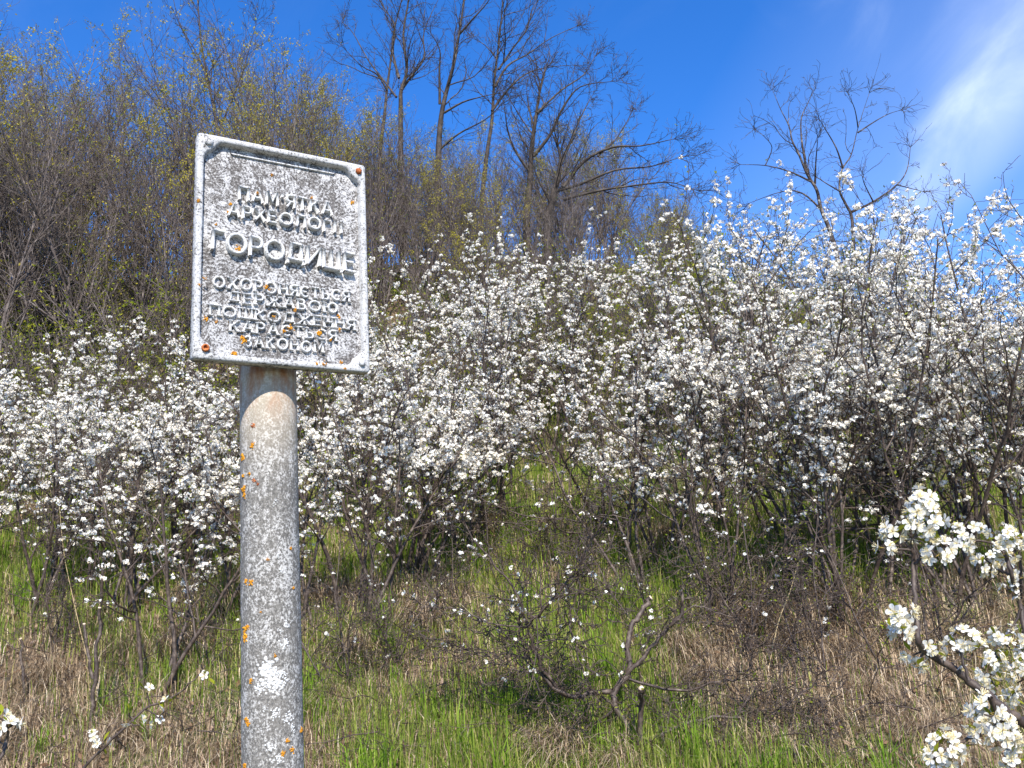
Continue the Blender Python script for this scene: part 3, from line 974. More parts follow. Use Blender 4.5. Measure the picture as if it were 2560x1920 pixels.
# tussocks of last year's grass
tus = Stock()
for v in range(4):
    rng = np.random.default_rng(700 + v)
    n = 620
    a = rng.uniform(0, 6.283, n); r0 = np.abs(rng.normal(0, .10, n))
    P = np.stack([np.cos(a) * r0, np.sin(a) * r0 * .8, -.03 + 0 * a], -1)
    comb = rng.uniform(-2.6, -.5)                                     # the winter flattened it one way
    b_ = np.where(rng.random(n) < .6, comb + rng.normal(size=n) * .8, rng.uniform(0, 6.28, n))
    h = rng.uniform(.10, .40, n) * rng.uniform(.6, 1.1, n); fall = rng.uniform(.2, 1.3, n)
    D = np.stack([np.cos(b_), np.sin(b_), 0 * b_], -1); S = np.stack([-D[:, 1], D[:, 0], 0 * a], -1)
    kink = rng.normal(size=(n, 3)) * .035
    w = rng.uniform(.002, .0045, n)[:, None]; hh = h[:, None]; f = fall[:, None]
    m1 = P + np.array([0, 0, .5]) * hh * (1.1 - .3 * f) + D * hh * f * .25 + kink * .4
    m2 = P + np.array([0, 0, .7]) * hh * (1.05 - .45 * f) + D * hh * f * .65 + kink
    tp = P + np.array([0, 0, .72]) * hh * (1 - .75 * f) + D * hh * f * 1.0 + kink * 1.6
    Vb = np.stack([P - S * w / 2, P + S * w / 2, m1 + S * w / 2, m1 - S * w / 2, m2 + S * w * .4, m2 - S * w * .4, tp], 1).reshape(-1, 3)
    i = np.arange(n) * 7
    o = prop(link('grass_tussock', np_mesh('grass_tussock', Vb, [np.stack([i, i + 1, i + 2, i + 3], -1), np.stack([i + 3, i + 2, i + 4, i + 5], -1), np.stack([i + 5, i + 4, i + 6], -1)], M_DRY)), 'x', 'grass tussock')
    tus.add(o, .4)
TL = [('straw-coloured grass tussock at the foot of the blackthorns left of the post', 'tussocks left of the post'), ('straw-coloured grass tussock on the bank right of the post', 'tussocks right of the post')]
tspots = [(470, 1500), (560, 1530), (330, 1640), (120, 1700), (60, 1850), (300, 1850), (420, 1640), (820, 1530), (900, 1640), (1060, 1560), (1220, 1330), (1660, 1360), (1700, 1640), (1780, 1700), (1900, 1560), (2000, 1620),
          (2120, 1640), (2180, 1750), (1420, 1900), (1330, 1880), (1560, 1930), (2050, 1800), (1950, 1900), (840, 1760), (720, 1600), (2250, 1600), (2330, 1840)]
for (u, v) in tspots:
    L_ = TL[0] if u < 640 else TL[1]
    tus.place(int(R.integers(0, 4)), hit(u, v), R.normal() * .7, float(R.uniform(.6, 1.15)), L_[0], 'grass tussock', L_[1])

# long dry stalks
def stalk(px, d, r, label):
    pts = [at(u, v, d) for u, v in px]
    base = hit(*px[0]) if d is None else np.array(pts[0])
    P = smooth_poly(pts, 5) - base
    o = link('dry_stalk', tube_mesh('dry_stalk', [([(P, np.linspace(r, r * .5, len(P)))], 5)], M_STRAW))
    o.location = tuple(base)
    return prop(o, label, 'stalk', 'long dry stalks')


for px, lab in ((z8((335, 1290), (300, 1160), (255, 960), (235, 850), (220, 690)), 'long pale dry stalk leaning against the left blackthorns'),
                (z8((590, 1240), (555, 1190), (525, 1140)), 'short pale broken stalk beside the left sapling foot'),
                (z7((1650, 960), (1700, 720), (1760, 560), (1800, 415)), 'tall straw stalk with a bent top among the right stems'),
                (z7((2180, 860), (2090, 960), (2000, 1030), (1900, 1060)), 'straw stalk slanting across the brown bank at right'),
                (z7((1240, 640), (1330, 520), (1430, 390), (1580, 180)), 'thin straw stalk slanting up through the grassy gap')):
    p = hit(*px[0]); stalk([px[0]] + px[1:], p[1] - .02, .0028, lab)

# ------------------------------------------------------------------ sawn shrub in the foreground
def disc(name, c, n, r, mat, parent, k=12):
    n = n / np.linalg.norm(n); ref = np.array([1, 0, 0]) if abs(n[0]) < .8 else np.array([0, 0, 1.])
    u = np.cross(n, ref); u /= np.linalg.norm(u); w = np.cross(n, u)
    a = np.arange(k) * 2 * math.pi / k
    ring0 = c - n * .004 + r * (np.cos(a)[:, None] * u + np.sin(a)[:, None] * w)
    ring1 = c + n * .003 + r * .93 * (np.cos(a)[:, None] * u + np.sin(a)[:, None] * w)
    i = np.arange(k); j = (i + 1) % k
    return link(name, np_mesh(name, np.concatenate([ring0, ring1, [c + n * .0035]]), [np.stack([i, j, j + k, i + k], -1), np.stack([i + k, j + k, np.full(k, 2 * k)], -1)], mat), parent)


def woody(name, label, cat, d, limbs, seed, spec, flower=0, leaf=0, zoom_jit=.25, base_px=None):
    rng = np.random.default_rng(seed)
    base = hit(*base_px) if base_px else at(*limbs[0][0][0], d)
    root = empty(name, base, label, cat)
    main, tw = [], {}
    for i, (px, r0, r1, cut) in enumerate(limbs):
        sgn = rng.uniform(-1, 1)
        start = 0.0
        pts = []
        for j, (u, v) in enumerate(px):
            q = at(u, v, d)
            if j == 0 and main:
                allp = np.concatenate(main); start = allp[np.argmin(np.linalg.norm((allp - q)[:, [0, 2]], axis=1))][1] - d
            dq = d + start + sgn * zoom_jit * j / max(len(px) - 1, 1); q = at(u, v, dq)
            for _ in range(60):
                if (i == 0 and j == 0) or q[2] > ground(q[0], q[1]) + .07: break
                dq -= .025; q = at(u, v, dq)
            pts.append(q)
        P = smooth_poly(pts, 4, 0.006, rng); main.append(P)
        P2 = P - base; rad = np.linspace(r0, r1, len(P))
        o = link('sawn_branch' if cut else 'branch', tube_mesh('branch', [([(P2, rad)], 8)], M_THORN), root)
        if cut: disc('cut_end', P2[-1], P2[-1] - P2[-2], r1, M_CUT, o)
        if spec:
            L = np.linalg.norm(np.diff(P2, axis=0), axis=1).sum()
            sp = dict(spec); sp['n'] = [max(2, int(spec['n'][0] * L / .6 * (.45 if cut else 1)))] + list(spec['n'][1:])
            sprout(rng, tw, P2, rad, 0, sp, min(L, .7))
    if tw:
        link('twig', tube_mesh('twig', tube_groups(tw), M_THORN), root, 'stuff')
        lim = tw.get(2, []) + tw.get(1, [])
        if leaf:
            Vl, Ql = leaves_arrays(rng, points_on(rng, lim, leaf), .02)
            link('young_leaf', np_mesh('young_leaf', Vl, [Ql], M_LEAF), root, 'stuff')
    return root, base, tw, main


b = hit(1577, 1880)
CUTSPEC = dict(n=[13, 7, 4], t0=[.1, .12, .2], ang=[48, 50, 55], len=[.42, .45, .42], seg=[6, 4, 2], wob=[.18, .2, .2], trop=[.0, .0, 0], thick=.012, rmin=.0021)
root, base, tw, _ = woody('sawn_shrub', 'sawn-back blackthorn with pale cut stubs and sprawling dark twigs in the front grass', 'shrub', b[1],
      [(z7((1010, 1420), (960, 1270), (880, 1140), (870, 1060), (950, 960), (945, 820), (960, 740), (1020, 660), (1060, 590)), .018, .013, True),
       (z7((1000, 1330), (1015, 1150), (1010, 1045)), .014, .013, True),
       (z7((940, 980), (1060, 850), (1160, 740), (1220, 640), (1210, 555)), .012, .0085, True),
       (z7((870, 1060), (750, 1075), (640, 1085), (560, 1040), (500, 960), (430, 880), (410, 780), (390, 640)), .014, .005, False),
       (z7((640, 1085), (540, 980), (470, 830), (430, 700), (390, 590), (250, 390), (120, 200), (160, 60)), .010, .003, False),
       (z7((430, 730), (520, 660), (600, 560), (690, 450), (740, 340), (830, 200), (860, 40)), .009, .003, False),
       (z7((690, 450), (700, 560), (650, 690), (700, 900), (760, 1060)), .006, .004, False),
       (z7((880, 1140), (780, 1230), (620, 1290), (420, 1330)), .009, .003, False),
       (z7((980, 1300), (800, 1320), (610, 1320), (480, 1300)), .006, .002, False),
       (z7((1000, 1330), (1230, 1230), (1420, 1190), (1610, 1220), (1760, 1110), (1880, 1020)), .009, .004, False),
       (z7((1610, 1220), (1740, 1260), (1830, 1310), (1855, 1440)), .005, .003, False),
       (z7((950, 1000), (1200, 1060), (1400, 1010), (1520, 980), (1585, 865)), .008, .004, False),
       (z7((500, 960), (380, 960), (250, 900), (90, 830), (-60, 800)), .005, .002, False),
       (z7((430, 740), (250, 720), (60, 640), (-100, 640)), .005, .002, False),
       (z7((1160, 740), (1280, 630), (1380, 670), (1480, 690)), .005, .002, False)], 41, CUTSPEC, leaf=900, zoom_jit=.3)
rng = np.random.default_rng(43)
got = clusters_on(rng, [l for l in tw[2] + tw[1] if screen(l[0][0] + base)[0] < 1640], 1.7, .15, .7, 2.8, .014, .019)
Vf, Qf, mi = flowers_arrays(rng, *got)
link('blossom', np_mesh('blossom', Vf, [Qf], [M_PETAL, M_CALYX], mi), root, 'stuff')

b = hit(235, 1830)
woody('sawn_stump', 'two sawn upright stems forking from one foot in the grass at left', 'stump', b[1],
      [(z8((335, 1530), (343, 1380), (362, 1200), (369, 1065)), .013, .009, True), (z8((345, 1330), (325, 1230), (312, 1125)), .010, .008, True)], 51, None, zoom_jit=.03)
b = hit(62, 1760)
woody('sawn_stump', 'single short sawn stem in the grass near the left border', 'stump', b[1], [(z8((92, 1430), (85, 1300), (76, 1180)), .010, .008, True)], 52, None, zoom_jit=.02)

# ------------------------------------------------------------------ close flowering branches
def near_flower_mesh(seed):
    rng = np.random.default_rng(seed)
    V, F4, F3, mi4, mi3 = [], [], [], [], []
    s = .0222
    for k in range(5):
        a = k * 1.2566 + rng.uniform(-.12, .12); cup = rng.uniform(.05, .5); ro = rng.uniform(-.2, .2)
        D = np.array([math.cos(a), math.sin(a), 0]); E = np.array([-math.sin(a), math.cos(a), 0]); Z = np.array([0, 0, 1.])
        i = len(V)
        prof = [(.05, .03, 0), (.18, .11, .05), (.35, .185, .13), (.47, .145, .18), (.53, .05, .19)]
        for (x, w, z) in prof:
            for sd in (-1, 0, 1):
                V.append((D * x + E * w * sd + Z * (z * cup * 2 + (abs(sd) * .05 + ro * sd * .05) * (w / .2))) * s)
        for r_ in range(4):
            for c_ in range(2):
                q = i + r_ * 3 + c_
                F4.append((q, q + 1, q + 4, q + 3)); mi4.append(0)
    for k in range(20):
        a = rng.uniform(0, 6.28); tl = rng.uniform(.2, 1.1); L = rng.uniform(.32, .50) * s
        d = np.array([math.cos(a) * tl, math.sin(a) * tl, 1.0]); d /= np.linalg.norm(d)
        e = np.array([-math.sin(a), math.cos(a), 0]) * .014 * s
        p0 = np.array([math.cos(a), math.sin(a), 0]) * .03 * s; p1 = p0 + d * L
        i = len(V); V += [p0 - e, p0 + e, p1 + e, p1 - e]; F4.append((i, i + 1, i + 2, i + 3)); mi4.append(1)
        i = len(V); h = .036 * s
        V += [p1 + np.array([h, 0, 0]), p1 + np.array([-h * .5, h * .87, 0]), p1 + np.array([-h * .5, -h * .87, 0]), p1 + d * h * 1.5]
        for t_ in ((0, 1, 3), (1, 2, 3), (2, 0, 3)): F3.append(tuple(i + x for x in t_)); mi3.append(2)
    for k in range(5):
        a = k * 1.2566 + .63
        D = np.array([math.cos(a), math.sin(a), 0]); E = np.array([-math.sin(a), math.cos(a), 0])
        i = len(V); V += [np.array([0, 0, -.16 * s]), (D * .10 + E * .06) * s - np.array([0, 0, .03 * s]), D * .24 * s - np.array([0, 0, .05 * s]), (D * .10 - E * .06) * s - np.array([0, 0, .03 * s])]
        F4.append((i, i + 1, i + 2, i + 3)); mi4.append(3)
    i = len(V)
    for z, r_ in ((-.42, .022), (-.14, .05)):
        for k in range(5): V.append(np.array([math.cos(k * 1.2566) * r_, math.sin(k * 1.2566) * r_, z]) * s)
    for k in range(5): F4.append((i + k, i + (k + 1) % 5, i + 5 + (k + 1) % 5, i + 5 + k)); mi4.append(3)
    return np_mesh('flower', np.array(V), [np.array(F4), np.array(F3)], [M_PETALN, M_STAMEN, M_STAMEN, M_CALYX], mi4 + mi3, smooth=True)


NF = [near_flower_mesh(60 + k) for k in range(6)]
i = np.arange(8)
LEAFM = np_mesh('leaf_bud', np.array([(0, 0, 0), (.004, .0015, .008), (.0045, .002, .014), (0, .001, .022), (-.0045, .002, .014), (-.004, .0015, .008), (0, -.0012, .011)]),
                [np.array([(0, 1, 6), (1, 2, 6), (2, 3, 6), (3, 4, 6), (4, 5, 6), (5, 0, 6)])], M_LEAFG, smooth=True)


def near_spray(name, label, d, limbs, clusters, seed, ground_root=True):
    rng = np.random.default_rng(seed)
    base = at(*limbs[0][0][0], d)
    root = empty(name, base, label, 'branch')
    main = []
    for (px, r0, r1, dd) in limbs:
        pts = []
        for j, (u, v) in enumerate(px):
            q = at(u, v, d + dd); st = 0
            if j == 0 and main and dd == 0:
                allp = np.concatenate(main); st = allp[np.argmin(np.linalg.norm(allp - q, axis=1))][1] - d
            pts.append(at(u, v, d + dd + st + .02 * rng.normal()))
        P = smooth_poly(pts, 5, .0012, rng); main.append(P)
        link('branch', tube_mesh('branch', [([(P - base, np.linspace(r0, r1, len(P)) * (1 + .12 * rng.normal(size=len(P)).clip(-1, 1)))], 8)], M_THORN), root)
    allp = np.concatenate(main)
    for (u, v, rpx, n, dd) in clusters:
        c = at(u, v, d + dd + rng.normal() * .01)
        rad = rpx * (d + dd) / F * 1.25; n = int(round(n * 1.2))
        near = allp[np.argmin(np.linalg.norm(allp - c, axis=1))]
        P = smooth_poly([near, (near + c) / 2 + rng.normal(size=3) * .006, c], 3)
        link('spur', tube_mesh('spur', [([(P - base, np.linspace(.0022, .0014, len(P)))], 5)], M_THORN), root)
        dirs = rand_dirs(rng, n); dirs[:, 1] -= .55; dirs[:, 2] += .25; dirs = norm(dirs)
        for k in range(n):
            o = link('blossom', NF[int(rng.integers(0, 6))], root)
            f = norm(dirs[k] + rng.normal(size=3) * .25)
            o.rotation_mode = 'QUATERNION'
            o.rotation_quaternion = Vector(tuple(f)).to_track_quat('Z', 'Y') @ Matrix.Rotation(rng.uniform(0, 6.28), 4, 'Z').to_quaternion()
            o.location = tuple(c - base + dirs[k] * rad * rng.uniform(.6, 1.3))
            o.scale = (rng.uniform(.85, 1.12),) * 3
        for k in range(2):
            o = link('leaf_bud', LEAFM, root); f = norm(rand_dirs(rng, 1)[0] + np.array([0, 0, .6]))
            o.rotation_mode = 'QUATERNION'; o.rotation_quaternion = Vector(tuple(f)).to_track_quat('Z', 'Y')
            o.location = tuple(c - base + f * rad * .4); o.scale = (rng.uniform(.7, 1.3),) * 3
    return root


def c6(*L): return [(2060 + x * .4643, 1150 + y * .4643, r * .4643, n, dd) for (x, y, r, n, dd) in L]


near_spray('blossom_branch', 'nearest flowering blackthorn branch with large white blossoms reaching in from the right border', 1.5,
           [(z6((1300, 1560), (1077, 1410), (1000, 1370), (900, 1280), (780, 1190), (680, 1110), (560, 1040), (505, 975), (500, 850), (488, 700), (480, 560), (478, 430), (520, 330)), .0085, .0022, 0),
            (z6((900, 1280), (960, 1500), (1010, 1600)), .003, .002, 0),
            (z6((780, 1190), (750, 1100), (740, 1010)), .003, .0018, 0),
            (z6((488, 560), (540, 510), (620, 480)), .0025, .0016, 0),
            (z6((1000, 1370), (840, 1480), (690, 1540), (620, 1560)), .003, .0018, 0)],
           c6((520, 270, 75, 13, 0), (560, 330, 60, 7, 0), (460, 360, 50, 5, 0), (375, 400, 45, 5, 0), (325, 475, 30, 3, 0), (600, 530, 45, 5, 0), (640, 470, 35, 3, 0), (580, 440, 30, 2, 0), (410, 840, 55, 5, 0), (420, 920, 55, 6, 0), (350, 920, 30, 2, 0),
              (480, 1050, 45, 4, 0), (500, 1110, 25, 2, 0), (555, 1005, 25, 2, 0), (760, 960, 55, 5, 0), (720, 1040, 55, 5, 0), (800, 1040, 40, 3, 0), (860, 1370, 75, 9, 0), (930, 1430, 75, 9, 0), (840, 1460, 50, 5, 0), (990, 1490, 50, 4, 0), (640, 1560, 60, 8, 0), (700, 1540, 35, 3, 0), (590, 1610, 30, 3, 0), (1030, 1630, 50, 6, 0)), 71)
near_spray('blossom_branch', 'second flowering blackthorn branch arching down the right border behind the nearest one', 1.95,
           [(z6((1150, 1300), (1077, 900), (1050, 760), (1010, 620), (985, 540), (960, 490), (870, 440), (700, 425)), .006, .002, 0),
            (z6((1010, 620), (950, 600), (900, 560)), .003, .002, 0), (z6((985, 540), (1040, 480), (1080, 430)), .003, .002, 0),
            (z6((1060, 800), (1000, 930), (930, 1000), (860, 1150)), .003, .0015, 0)],
           c6((730, 400, 45, 5, 0), (740, 460, 40, 4, 0), (810, 390, 45, 5, 0), (890, 530, 65, 9, 0), (850, 580, 40, 4, 0), (950, 420, 55, 6, 0), (1020, 480, 45, 5, 0), (1060, 420, 35, 4, 0),
              (940, 550, 40, 4, 0), (1060, 1050, 40, 4, 0), (930, 950, 40, 5, 0), (860, 1160, 40, 5, 0), (980, 1080, 40, 5, 0), (1040, 1200, 40, 5, 0), (960, 1190, 45, 6, 0), (900, 1100, 40, 5, 0), (1000, 1010, 40, 5, 0), (1050, 960, 40, 5, 0), (930, 1240, 40, 5, 0), (1060, 1120, 40, 5, 0), (1010, 1270, 40, 5, 0), (1050, 640, 35, 4, 0), (1000, 700, 30, 3, 0)), 72)
near_spray('blossom_twig', 'thin twig with scattered white flowers slanting up from the lower left border', 2.3,
           [(z8((180, 1800), (310, 1659), (420, 1550), (540, 1440), (620, 1410), (700, 1350), (760, 1280)), .004, .0012, 0), (z8((420, 1550), (450, 1565), (470, 1600)), .002, .001, 0), (z8((540, 1440), (600, 1480)), .002, .001, 0)],
           [(x * .675, 800 + y * .675, 16, n, 0) for x, y, n in ((340, 1550, 2), (375, 1570, 2), (520, 1500, 2), (480, 1455, 1), (630, 1420, 2), (610, 1450, 1), (765, 1315, 1), (545, 1380, 1))], 73)
near_spray('blossom_twig', 'short twig end with two white flowers poking in at the left border', 1.6,
           [(z8((-60, 1800), (0, 1630), (25, 1560), (30, 1510)), .004, .0018, 0), (z8((15, 1590), (-20, 1500)), .002, .001, 0)],
           [(20, 1815, 14, 3, 0), (0, 1795, 10, 2, 0)], 74)

# ------------------------------------------------------------------ the signpost
TH = 0.032
SW, SH = 0.411, 0.55
yaw = math.radians(31.2)
SU = np.array([math.cos(yaw), math.sin(yaw), 0.0]); SN = np.array([math.sin(yaw), -math.cos(yaw), 0.0]); SZ = np.array([0, 0, 1.0])
corner_px = [(494.6, 327.8), (914.3, 412.6), (926.2, 932.5), (481.0, 895.5)]      # TL TR BR BL


def solve_pose():
    X = np.array([[-.5, .5], [.5, .5], [.5, -.5], [-.5, -.5]])
    tgt = np.array(corner_px).ravel()
    p = np.array([-.515, 1.95, .83 + 1.55, yaw, 0.0, 0.0, .411])            # position, yaw, roll in plane, tilt, width

    def pr(p):
        c, s = math.cos(p[3]), math.sin(p[3])
        n = np.array([s, -c, 0]); uu = np.array([c, s, 0]); zz = np.array([0, 0, 1.])
        u2 = uu * math.cos(p[4]) + zz * math.sin(p[4]); z2 = -uu * math.sin(p[4]) + zz * math.cos(p[4])
        z3 = z2 * math.cos(p[5]) + n * math.sin(p[5])
        n3 = np.cross(u2, z3)
        o = [screen(p[:3] + u2 * a * p[6] + z3 * b * SH) for a, b in X]
        return np.array(o).ravel(), u2, z3, n3
    for it in range(300):
        r0 = pr(p)[0] - tgt
        J = np.zeros((8, 7))
        for k in range(7):
            q = p.copy(); q[k] += 1e-5; J[:, k] = (pr(q)[0] - tgt - r0) / 1e-5
        W = np.diag([1e-3, 1e-3, 1e-3, 1e-1, 400.0, 400.0, 1e-1])     # keep the plaque nearly upright
        p = p - 0.5 * np.linalg.solve(J.T @ J + W, J.T @ r0 + W @ np.array([0, 0, 0, 0, p[4], p[5], 0]))
    r, u2, z3, n3 = pr(p)
    print('plaque', p, np.abs(r - tgt).max())
    return p[:3], u2, z3, n3, p[6]


SC, SU, SZ, SN, SW = solve_pose()
# post axis lies one radius behind the back of the plaque
PR = 0.0655
off = SC - SN * (0.052 + PR)


def on_plane(u, v):
    r = ray(u, v); t_ = np.dot(off - EYE, SN) / np.dot(r, SN)
    return EYE + r * t_


pa, pb = on_plane(670, 930), on_plane(682, 1900)
ax = (pa - pb) / np.linalg.norm(pa - pb)
dep = np.dot(pa - EYE, FW)
PR = 137 / 2 / F * dep * 1.0
foot = pb - ax * ((pb[2] - (ground(pb[0], pb[1]) - .25)) / ax[2])
topp = pa + ax * 0.30
sign = empty('signpost', (foot[0], foot[1], ground(foot[0], foot[1])), 'weathered white heritage plaque with raised Cyrillic lettering on a lichen-spotted round post', 'sign')
SB = np.array(sign.location)


def paint(name, white_lo, white_hi, fine, base_white=(.80, .80, .79), grime=(.10, .095, .085), dark=(.035, .032, .03), rust=0.0, warm=0.0, bumpd=.0015, aspect=(1, 1, 1)):
    """old white paint worn through to grey grime, with black specks and orange lichen dust"""
    m, nt, out = mat_new(name); t = NT(nt)
    tcn = t.n('ShaderNodeTexCoord')
    mp = t.n('ShaderNodeMapping'); mp.inputs['Scale'].default_value = aspect
    t.l(tcn.outputs['Object'], mp.inputs['Vector'])
    o = mp.outputs[0]
    mp2 = t.n('ShaderNodeMapping'); mp2.inputs['Scale'].default_value = (1, 1, .12) if aspect[2] < 1 else (1, .2, 1)
    t.l(tcn.outputs['Object'], mp2.inputs['Vector']); streak = mp2.outputs[0]
    big = t.math('ADD', t.math('MULTIPLY', t.noise(o, 9, 5, .65), .6), t.math('MULTIPLY', t.noise(streak, 34, 5, .6), .4)); med = t.noise(o, 46, 7, .72); sm = t.noise(o, fine, 6, .78)
    f = t.math('ADD', t.math('ADD', t.math('MULTIPLY', big, .26), t.math('MULTIPLY', med, .26)), t.math('MULTIPLY', sm, .48))
    k = t.rng(f, white_lo, white_hi)
    gr = t.ramp(sm, [(.36, dark), (.5, grime), (.66, (.30, .285, .26))])
    wh = t.ramp(med, [(.3, tuple(x * .84 for x in base_white)), (.6, base_white)])
    c = t.mix(k, gr, wh)
    spk = t.rng(t.noise(o, fine * 1.4, 3, .6), .57, .64)
    c = t.mix(t.math('MULTIPLY', spk, .75), c, dark)
    org = t.math('MULTIPLY', t.rng(t.noise(o, 24, 6, .7), .68, .74), t.rng(sm, .42, .55))
    c = t.mix(org, c, (.55, .23, .035))
    if rust:
        rs = t.rng(t.noise(o, 16, 6, .65), .55, .72)
        c = t.mix(t.math('MULTIPLY', rs, rust), c, (.30, .10, .035))
    if warm:
        c = t.mix(t.math('MULTIPLY', t.rng(big, .5, .65), warm), c, (.55, .42, .26))
    t.principled(out, c, .82, t.bump(f, .9, bumpd), .25)
    return m


M_PANEL = paint('plaque_field_paint', .470, .55, 180, base_white=(.52, .51, .505), grime=(.115, .104, .098))
M_RIM = paint('plaque_rim_paint', .425, .50, 170, base_white=(.50, .495, .49), grime=(.17, .16, .15))
M_LETTER = paint('letter_paint', .405, .475, 190, base_white=(.58, .575, .565))
M_POST = paint('post_cement', .488, .56, 190, base_white=(.50, .483, .455), grime=(.165, .153, .135), dark=(.075, .072, .068), bumpd=.003, aspect=(1, 1, .85))
m, nt, out = mat_new('rust'); t = NT(nt)
tcn = t.n('ShaderNodeTexCoord'); f_ = t.noise(tcn.outputs['Object'], 120, 6, .7)
t.principled(out, t.ramp(f_, [(.3, (.09, .025, .012)), (.5, (.34, .095, .03)), (.7, (.55, .22, .08))]), .9, t.bump(f_, .6, .002), .2)
M_RUST = m
m, nt, out = mat_new('orange_lichen'); t = NT(nt)
tcn = t.n('ShaderNodeTexCoord'); f_ = t.noise(tcn.outputs['Object'], 160, 5, .7)
t.principled(out, t.ramp(f_, [(.3, (.34, .12, .012)), (.5, (.56, .25, .02)), (.7, (.66, .36, .05))]), .95, t.bump(f_, .8, .002), .1)
M_LICHEN = m
m, nt, out = mat_new('white_lichen'); t = NT(nt)
tcn = t.n('ShaderNodeTexCoord'); f_ = t.noise(tcn.outputs['Object'], 130, 5, .7)
t.principled(out, t.ramp(f_, [(.3, (.40, .39, .37)), (.5, (.56, .555, .54)), (.7, (.66, .66, .64))]), .95, t.bump(f_, .8, .002), .1)
M_WLICHEN = m

# post: a cast pipe, very slightly uneven, tapering a touch
n_ = 40
tt = np.linspace(0, 1, n_)
P = foot[None] + (topp - foot)[None] * tt[:, None] - SB
rr = PR * (1 + .004 * np.sin(tt * 23) + .003 * np.sin(tt * 57))
post = link('post', tube_mesh('post', [([(P, rr)], 48)], M_POST), sign)
disc('post_cap', P[-1], P[-1] - P[-2], rr[-1], M_POST, post, 48)

# rust wash below the plaque, held to the top of the pipe by its own object-space height
nt = M_POST.node_tree; t = NT(nt)
pr = [n for n in nt.nodes if n.type == 'BSDF_PRINCIPLED'][0]
old = pr.inputs['Base Color'].links[0].from_socket
tcn = t.n('ShaderNodeTexCoord'); sep = t.n('ShaderNodeSeparateXYZ'); t.l(tcn.outputs['Object'], sep.inputs[0])
ztop = (pa - SB)[2]
hz = t.rng(sep.outputs['Z'], ztop - .30, ztop - .01)
mp = t.n('ShaderNodeMapping'); mp.inputs['Scale'].default_value = (1, 1, .25); t.l(tcn.outputs['Object'], mp.inputs[0])
st = t.rng(t.noise(mp.outputs[0], 26, 4, .6), .40, .62)
hz2 = t.rng(sep.outputs['Z'], ztop - .16, ztop - .01)
c = t.mix(t.math('MULTIPLY', hz, .55), old, (.62, .52, .38))
c = t.mix(t.math('MULTIPLY', t.math('MULTIPLY', st, hz2), .9), c, (.33, .13, .045))
t.l(c, pr.inputs['Base Color'])

# plaque with its own axes: x right, y up, z out of the face
PM = Matrix(((SU[0], SZ[0], SN[0], SC[0] - SB[0]), (SU[1], SZ[1], SN[1], SC[1] - SB[1]), (SU[2], SZ[2], SN[2], SC[2] - SB[2]), (0, 0, 0, 1)))
w2, h2 = SW / 2, SH / 2


def contour(w, h, style, s=1.0):
    """closed outline, eight points per corner; 'round' or the S-shaped notch round each bolt"""
    q = []
    if style == 'round':
        r = .008
        loc = [(-r + r * math.cos(a), -r + r * math.sin(a)) for a in np.linspace(0, math.pi / 2, 8)]
        qc = [(w + x, h + y) for x, y in loc]
    else:
        loc = [(0, -.058), (-.002, -.046), (-.010, -.036), (-.020, -.030), (-.030, -.020), (-.036, -.010), (-.046, -.002), (-.058, 0)]
        loc = [(x * .8, y * .8) for x, y in loc]
        qc = [(w + x * s, h + y * s) for x, y in loc]
    pts = []
    for (sx, sy, rev) in ((1, 1, False), (-1, 1, True), (-1, -1, False), (1, -1, True)):
        c = [(x * sx, y * sy) for x, y in qc]
        pts += c[::-1] if rev else c
    return np.array(pts)


def stack(levels, cap_last=True, cap_first=False):
    Vv = np.concatenate([np.column_stack([c, np.full(len(c), z)]) for c, z in levels])
    n = len(levels[0][0]); Fq = []
    for L in range(len(levels) - 1):
        i = np.arange(n); j = (i + 1) % n
        Fq.append(np.stack([L * n + i, L * n + j, (L + 1) * n + j, (L + 1) * n + i], -1))
    fs = [np.concatenate(Fq)]
    if cap_last: fs.append(((len(levels) - 1) * n + np.arange(n))[None])
    if cap_first: fs.append(np.arange(n)[::-1][None])
    return Vv, fs


Vv, fs = stack([(contour(w2 - .002, h2 - .002, 'round'), -TH + .002), (contour(w2, h2, 'round'), -TH + .004), (contour(w2 - .001, h2 - .001, 'round'), -.0185), (contour(w2 - .012, h2 - .012, 'round'), -.0170)], True, True)
plaque = link('plaque', np_mesh('plaque', Vv, fs, M_PANEL), sign)
plaque.matrix_local = PM
rw = .0155
Vv, fs = stack([(contour(w2, h2, 'round'), -.0184), (contour(w2 - .001, h2 - .001, 'round'), -.003), (contour(w2 - .004, h2 - .004, 'round'), 0), (contour(w2 - rw + .003, h2 - rw + .003, 'n'), 0.0), (contour(w2 - rw, h2 - rw, 'n'), -.0025), (contour(w2 - rw - .002, h2 - rw - .002, 'n'), -.0174)], False)
link('rim', np_mesh('rim', Vv, fs, M_RIM), plaque)
b1, b2 = rw + .016, rw + .021
Vv, fs = stack([(contour(w2 - b1, h2 - b1, 'n'), -.0171), (contour(w2 - b1 - .001, h2 - b1 - .001, 'n'), -.0125), (contour(w2 - b2 + .001, h2 - b2 + .001, 'n'), -.0125), (contour(w2 - b2, h2 - b2, 'n'), -.0171)], False)
# only the upper bead survives: keep faces in the top fifth
fq = fs[0]; cen = Vv[fq].mean(axis=1)
fq = fq[cen[:, 1] > h2 - .10]
fq = fq[np.abs(Vv[fq].mean(axis=1)[:, 0]) < .05]
cx_ = Vv[fq].mean(axis=1)[:, 0]; cy_ = Vv[fq].mean(axis=1)[:, 1]
used, fq_ = np.unique(fq, return_inverse=True)
link('bead', np_mesh('bead', Vv[used], [fq_.reshape(fq.shape)], M_RIM), plaque)
print('bead faces', len(fq))


